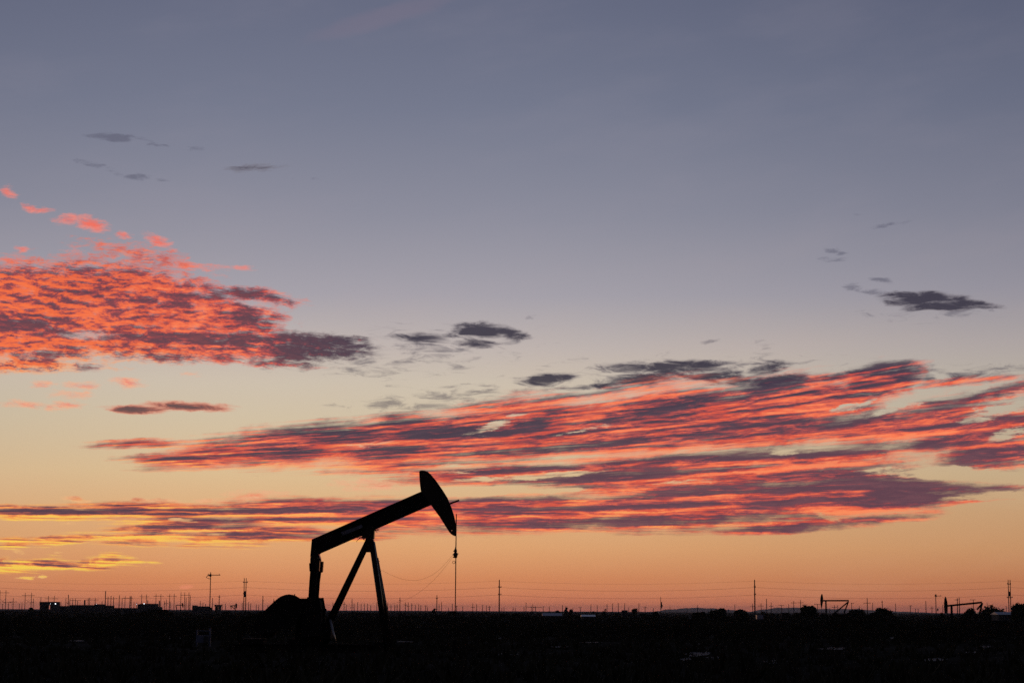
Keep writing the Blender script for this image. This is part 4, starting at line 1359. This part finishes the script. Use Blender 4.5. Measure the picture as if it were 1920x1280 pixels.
far_pumpjack('far black pumpjack with level beam and slim horsehead on its left end', 640.0, (1541, 1125.4), (1591.5, 1125.2), 2.8,
             [(1541.4, 1112.6), (1542.6, 1116), (1543.3, 1121), (1543.2, 1127), (1542.2, 1132), (1541, 1138), (1540.2, 1140.5), (1539.4, 1137), (1538.4, 1131), (1538, 1124), (1538.8, 1118), (1540.2, 1113.5)],
             [((1548.4, 1126), (1549.6, 1151))], [((1590.5, 1127), (1564, 1149), -0.6), ((1591.5, 1127), (1583, 1149), 0.6)], (1540, 1598), (1558, 1146.5, 1572, 1156))
far_pumpjack('rightmost far pumpjack, its beam rising to the right above a bush', 560.0, (1774, 1135.3), (1841, 1128.6), 3.4,
             [(1772.8, 1117.8), (1774.4, 1121), (1776, 1128), (1776.8, 1136), (1776.6, 1146), (1776.4, 1149), (1771.2, 1149), (1770.4, 1140), (1770.2, 1130), (1771, 1122), (1772, 1118.4)],
             [((1784, 1134), (1784.6, 1153))], [((1841.5, 1130), (1831, 1142), -0.6), ((1842.5, 1130.5), (1836.5, 1153), 0.6)], (1772, 1850), (1822, 1148, 1834, 1158), 0.24)
far_pumpjack('tiny far pumpjack left of the tall lamp post, horsehead on the right', 1500.0, (329.5, 1134.2), (342, 1133.6), 1.3,
             [(342.2, 1129.5), (343.6, 1131), (344.2, 1134), (343.4, 1138.5), (341.8, 1137), (341, 1133), (341.2, 1130)], [((338.5, 1134), (339.5, 1146))], [((330, 1134.5), (331.5, 1143), -0.6), ((330, 1134.5), (331.5, 1143), 0.6)], (328, 346), None, 0.22)
far_pumpjack('tiny far pumpjack right of the tall lamp post, horsehead on the right', 1350.0, (432, 1134.9), (442, 1134.5), 1.4,
             [(442.5, 1130), (444.2, 1131.2), (444.6, 1134), (444, 1140.5), (442, 1139), (441.2, 1134), (441.6, 1131)], [((440, 1135), (443.2, 1146))], [((432.5, 1135), (434.2, 1141), -0.6), ((433, 1135), (440.5, 1141.5), 0.6)], (430, 447), None, 0.24)


# ------------------------------------------------------------------ bushes and trees
def bush(px0, px1, top, d, label, name='bush', leaves=900, seed=1, lumps=None, cat='bush', leaf=0.46):
    rnd = random.Random(seed)
    cx = (px0 + px1) / 2
    b = at(cx, horizon_y(cx), d)
    g = ground_z(d) - 0.1
    root = thing(name, label, cat, (b.x, d, g), 'bushes and small trees on the flat')
    k = d / F
    w = (px1 - px0) * k
    h = (at(cx, top, d).z - g) * 1.12
    tr = MB()
    for i in range(5):
        a = 2 * math.pi * i / 5 + rnd.random()
        e = (0.32 * w * math.cos(a) * rnd.uniform(0.4, 1), 0.32 * w * math.sin(a) * rnd.uniform(0.4, 1), h * rnd.uniform(0.5, 0.8))
        m = (e[0] * 0.4 + rnd.uniform(-.1, .1), e[1] * 0.4, e[2] * 0.5)
        tr.tube([(0.05 * math.cos(a), 0.05 * math.sin(a), 0), m, e], 0.10, 5, 0.03)
    tr.build('trunk', 'bark', root)
    if lumps is None:
        lumps = [(rnd.uniform(-0.30, 0.30), rnd.uniform(0.34, 0.72), rnd.uniform(0.22, 0.36)) for _ in range(7)] + [(0.0, 0.42, 0.46), (-0.12, 0.5, 0.4), (0.12, 0.5, 0.4)]
    vs, fs = [], []
    for _ in range(leaves * 2):
        lx, lz, lr = rnd.choice(lumps)
        while True:
            p = Vector((rnd.uniform(-1, 1), rnd.uniform(-1, 1), rnd.uniform(-1, 1)))
            if 0.25 < p.length < 1:
                break
        r = lr * (0.75 + 0.25 * rnd.random())
        c_ = Vector((lx * w + p.x * r * w, p.y * r * w, min(h * 1.02, max(0.15, lz * h + p.z * r * min(h, w * 0.9)))))
        s = leaf * rnd.uniform(0.5, 1.15)
        a = Vector((rnd.uniform(-1, 1), rnd.uniform(-1, 1), rnd.uniform(-0.6, 0.6))).normalized() * s
        bb = a.cross(Vector((rnd.uniform(-1, 1), rnd.uniform(-1, 1), rnd.uniform(-1, 1)))).normalized() * s * 0.55
        o = len(vs)
        vs += [c_ - a, c_ + bb, c_ + a, c_ - bb]
        fs.append((o, o + 1, o + 2, o + 3))
    me = bpy.data.meshes.new('crown')
    me.from_pydata([tuple(v) for v in vs], [], fs)
    me.materials.append(M['leaf'])
    o = bpy.data.objects.new('crown', me)
    COL.objects.link(o)
    o.parent = root
    return root


bush(1329, 1361, 1138, 560, 'dense round dark bush in front of the far hill, left of the line pole', leaves=1500, seed=2)
bush(1377, 1403, 1141.5, 620, 'low ragged bush between the round bush and the line pole', leaves=800, seed=3)
bush(1503, 1536, 1134, 560, 'broad rounded bush just left of the level-beamed far pumpjack', leaves=1600, seed=4)
bush(1535, 1547, 1144, 600, "small low bush under the level-beamed pumpjack's horsehead", leaves=400, seed=5)
bush(1586, 1622, 1142.5, 650, 'low spreading bush just right of the level-beamed far pumpjack', leaves=900, seed=6)
bush(1639, 1676, 1132, 560, 'ragged-topped bush halfway between the two far pumpjacks', leaves=1500, seed=7)
bush(1804, 1832, 1138, 600, 'domed bush seen under the rising beam of the rightmost pumpjack', leaves=1200, seed=8)
bush(1840, 1892, 1138, 560, 'wide low bush behind the tail of the rightmost pumpjack', leaves=1700, seed=9)
bush(1900, 1948, 1120, 480, 'taller leafy tree cut by the right edge of the picture', 'tree', 1800, 10, cat='tree')
bush(1184, 1196, 1137, 1100, 'small open-crowned bush above the pale white roof', leaves=500, seed=11, leaf=0.42)
bush(1128, 1137, 1138.5, 1200, 'small bush left of the row of bare poles', leaves=300, seed=12, leaf=0.42)
bush(1057, 1065, 1135.5, 1200, 'small upright bush above the right end of the bluish roof', leaves=400, seed=13, leaf=0.42)
bush(1040, 1049, 1138.5, 1200, 'small bush above the middle of the bluish roof', leaves=300, seed=14, leaf=0.42)
bush(1066, 1075, 1139.5, 1250, 'small pale bush right of the bluish roof', leaves=300, seed=15, leaf=0.42)
bush(809, 817, 1136, 1200, 'small two-lobed bush left of the hanging rod', leaves=400, seed=16, leaf=0.42)
bush(1764, 1771, 1142, 700, "small bush under the rightmost pumpjack's horsehead", leaves=260, seed=17)
bush(52, 66, 1137.5, 1500, 'small low bush below the braced twin-pole frame', leaves=300, seed=18, leaf=0.5)


def far_scrub():
    """brush line that roughens the horizon"""
    rnd = random.Random(21)
    vs, fs = [], []
    half = math.atan(960 / F) * 1.1
    for _ in range(3600):
        d = 280.0 * (10.0 ** rnd.random())
        t = rnd.uniform(-half, half)
        x, y = d * math.sin(t), d * math.cos(t)
        h = rnd.uniform(0.5, 2.4) * (1.0 if rnd.random() < 0.95 else 1.8)
        w = h * rnd.uniform(0.8, 2.2)
        for k in range(7):
            cx, cz = x + rnd.uniform(-0.5, 0.5) * w, DIP - 0.1 + h * rnd.uniform(0.2, 0.7)
            cy = y + rnd.uniform(-0.5, 0.5) * w
            o = len(vs)
            s = h * 0.42
            vs += [(cx - s * rnd.uniform(.5, 1.2), cy, cz - s * rnd.uniform(.3, 1)), (cx + s * rnd.uniform(.5, 1.2), cy + 0.3 * s, cz - s * rnd.uniform(.3, 1)),
                   (cx + s * rnd.uniform(.2, .9), cy, cz + s * rnd.uniform(.3, .9)), (cx - s * rnd.uniform(.2, .9), cy - 0.3 * s, cz + s * rnd.uniform(.3, .9))]
            fs.append((o, o + 1, o + 2, o + 3))
    me = bpy.data.meshes.new('brush')
    me.from_pydata(vs, [], fs)
    me.materials.append(M['scrub'])
    o = bpy.data.objects.new('brush', me)
    COL.objects.link(o)
    tag(o, 'distant low brush scattered over the flat towards the horizon', 'brush', kind='stuff')


far_scrub()

# pale scraps lying on the near ground
for i, (px, py, lab) in enumerate([(698, 1182.5, "pale scrap on the ground left of the near pumpjack's front leg"), (505, 1188.5, "pale scrap on the ground below the near pumpjack's belt guard"),
                                   (466.5, 1209.5, 'pale flat scrap left of the near pumpjack'), (733.5, 1195, "small pale bracket beside the near pumpjack's front foot")]):
    p = on_ground(px, py)
    rnd = random.Random(30 + i)
    n = 7
    ring_ = [(0.16 * rnd.uniform(0.6, 1.2) * math.cos(2 * math.pi * k / n), 0.11 * rnd.uniform(0.6, 1.2) * math.sin(2 * math.pi * k / n)) for k in range(n)]
    m = MB()
    m.add([(x, y, -0.05) for x, y in ring_] + [(x * 0.8, y * 0.8, 0.07 + rnd.uniform(0, .03)) for x, y in ring_], [tuple(range(n - 1, -1, -1)), tuple(range(n, 2 * n))] + [(k, (k + 1) % n, n + (k + 1) % n, n + k) for k in range(n)])
    o = m.build('scrap', 'debris')
    o.location = p
    tag(o, lab, 'scrap', 'pale scraps near the pumpjack')

# ------------------------------------------------------------------ evening haze over the flat
hz = MB().box((-34000, -33000, DIP - 1.2), (34000, 33500, 80)).build('haze', 'dark')
hz.data.materials.clear()
hm = bpy.data.materials.new('evening_haze')
hm.use_nodes = True
t = hm.node_tree
t.nodes.clear()
pv = t.nodes.new('ShaderNodeVolumePrincipled')
pv.inputs['Color'].default_value = (0.86, 0.84, 0.88, 1.0)
pv.inputs['Density'].default_value = 2.6e-5
pv.inputs['Anisotropy'].default_value = 0.3
ho = t.nodes.new('ShaderNodeOutputMaterial')
t.links.new(pv.outputs[0], ho.inputs['Volume'])
hz.data.materials.append(hm)
tag(hz, 'thin evening haze over the flat', 'haze', kind='stuff')
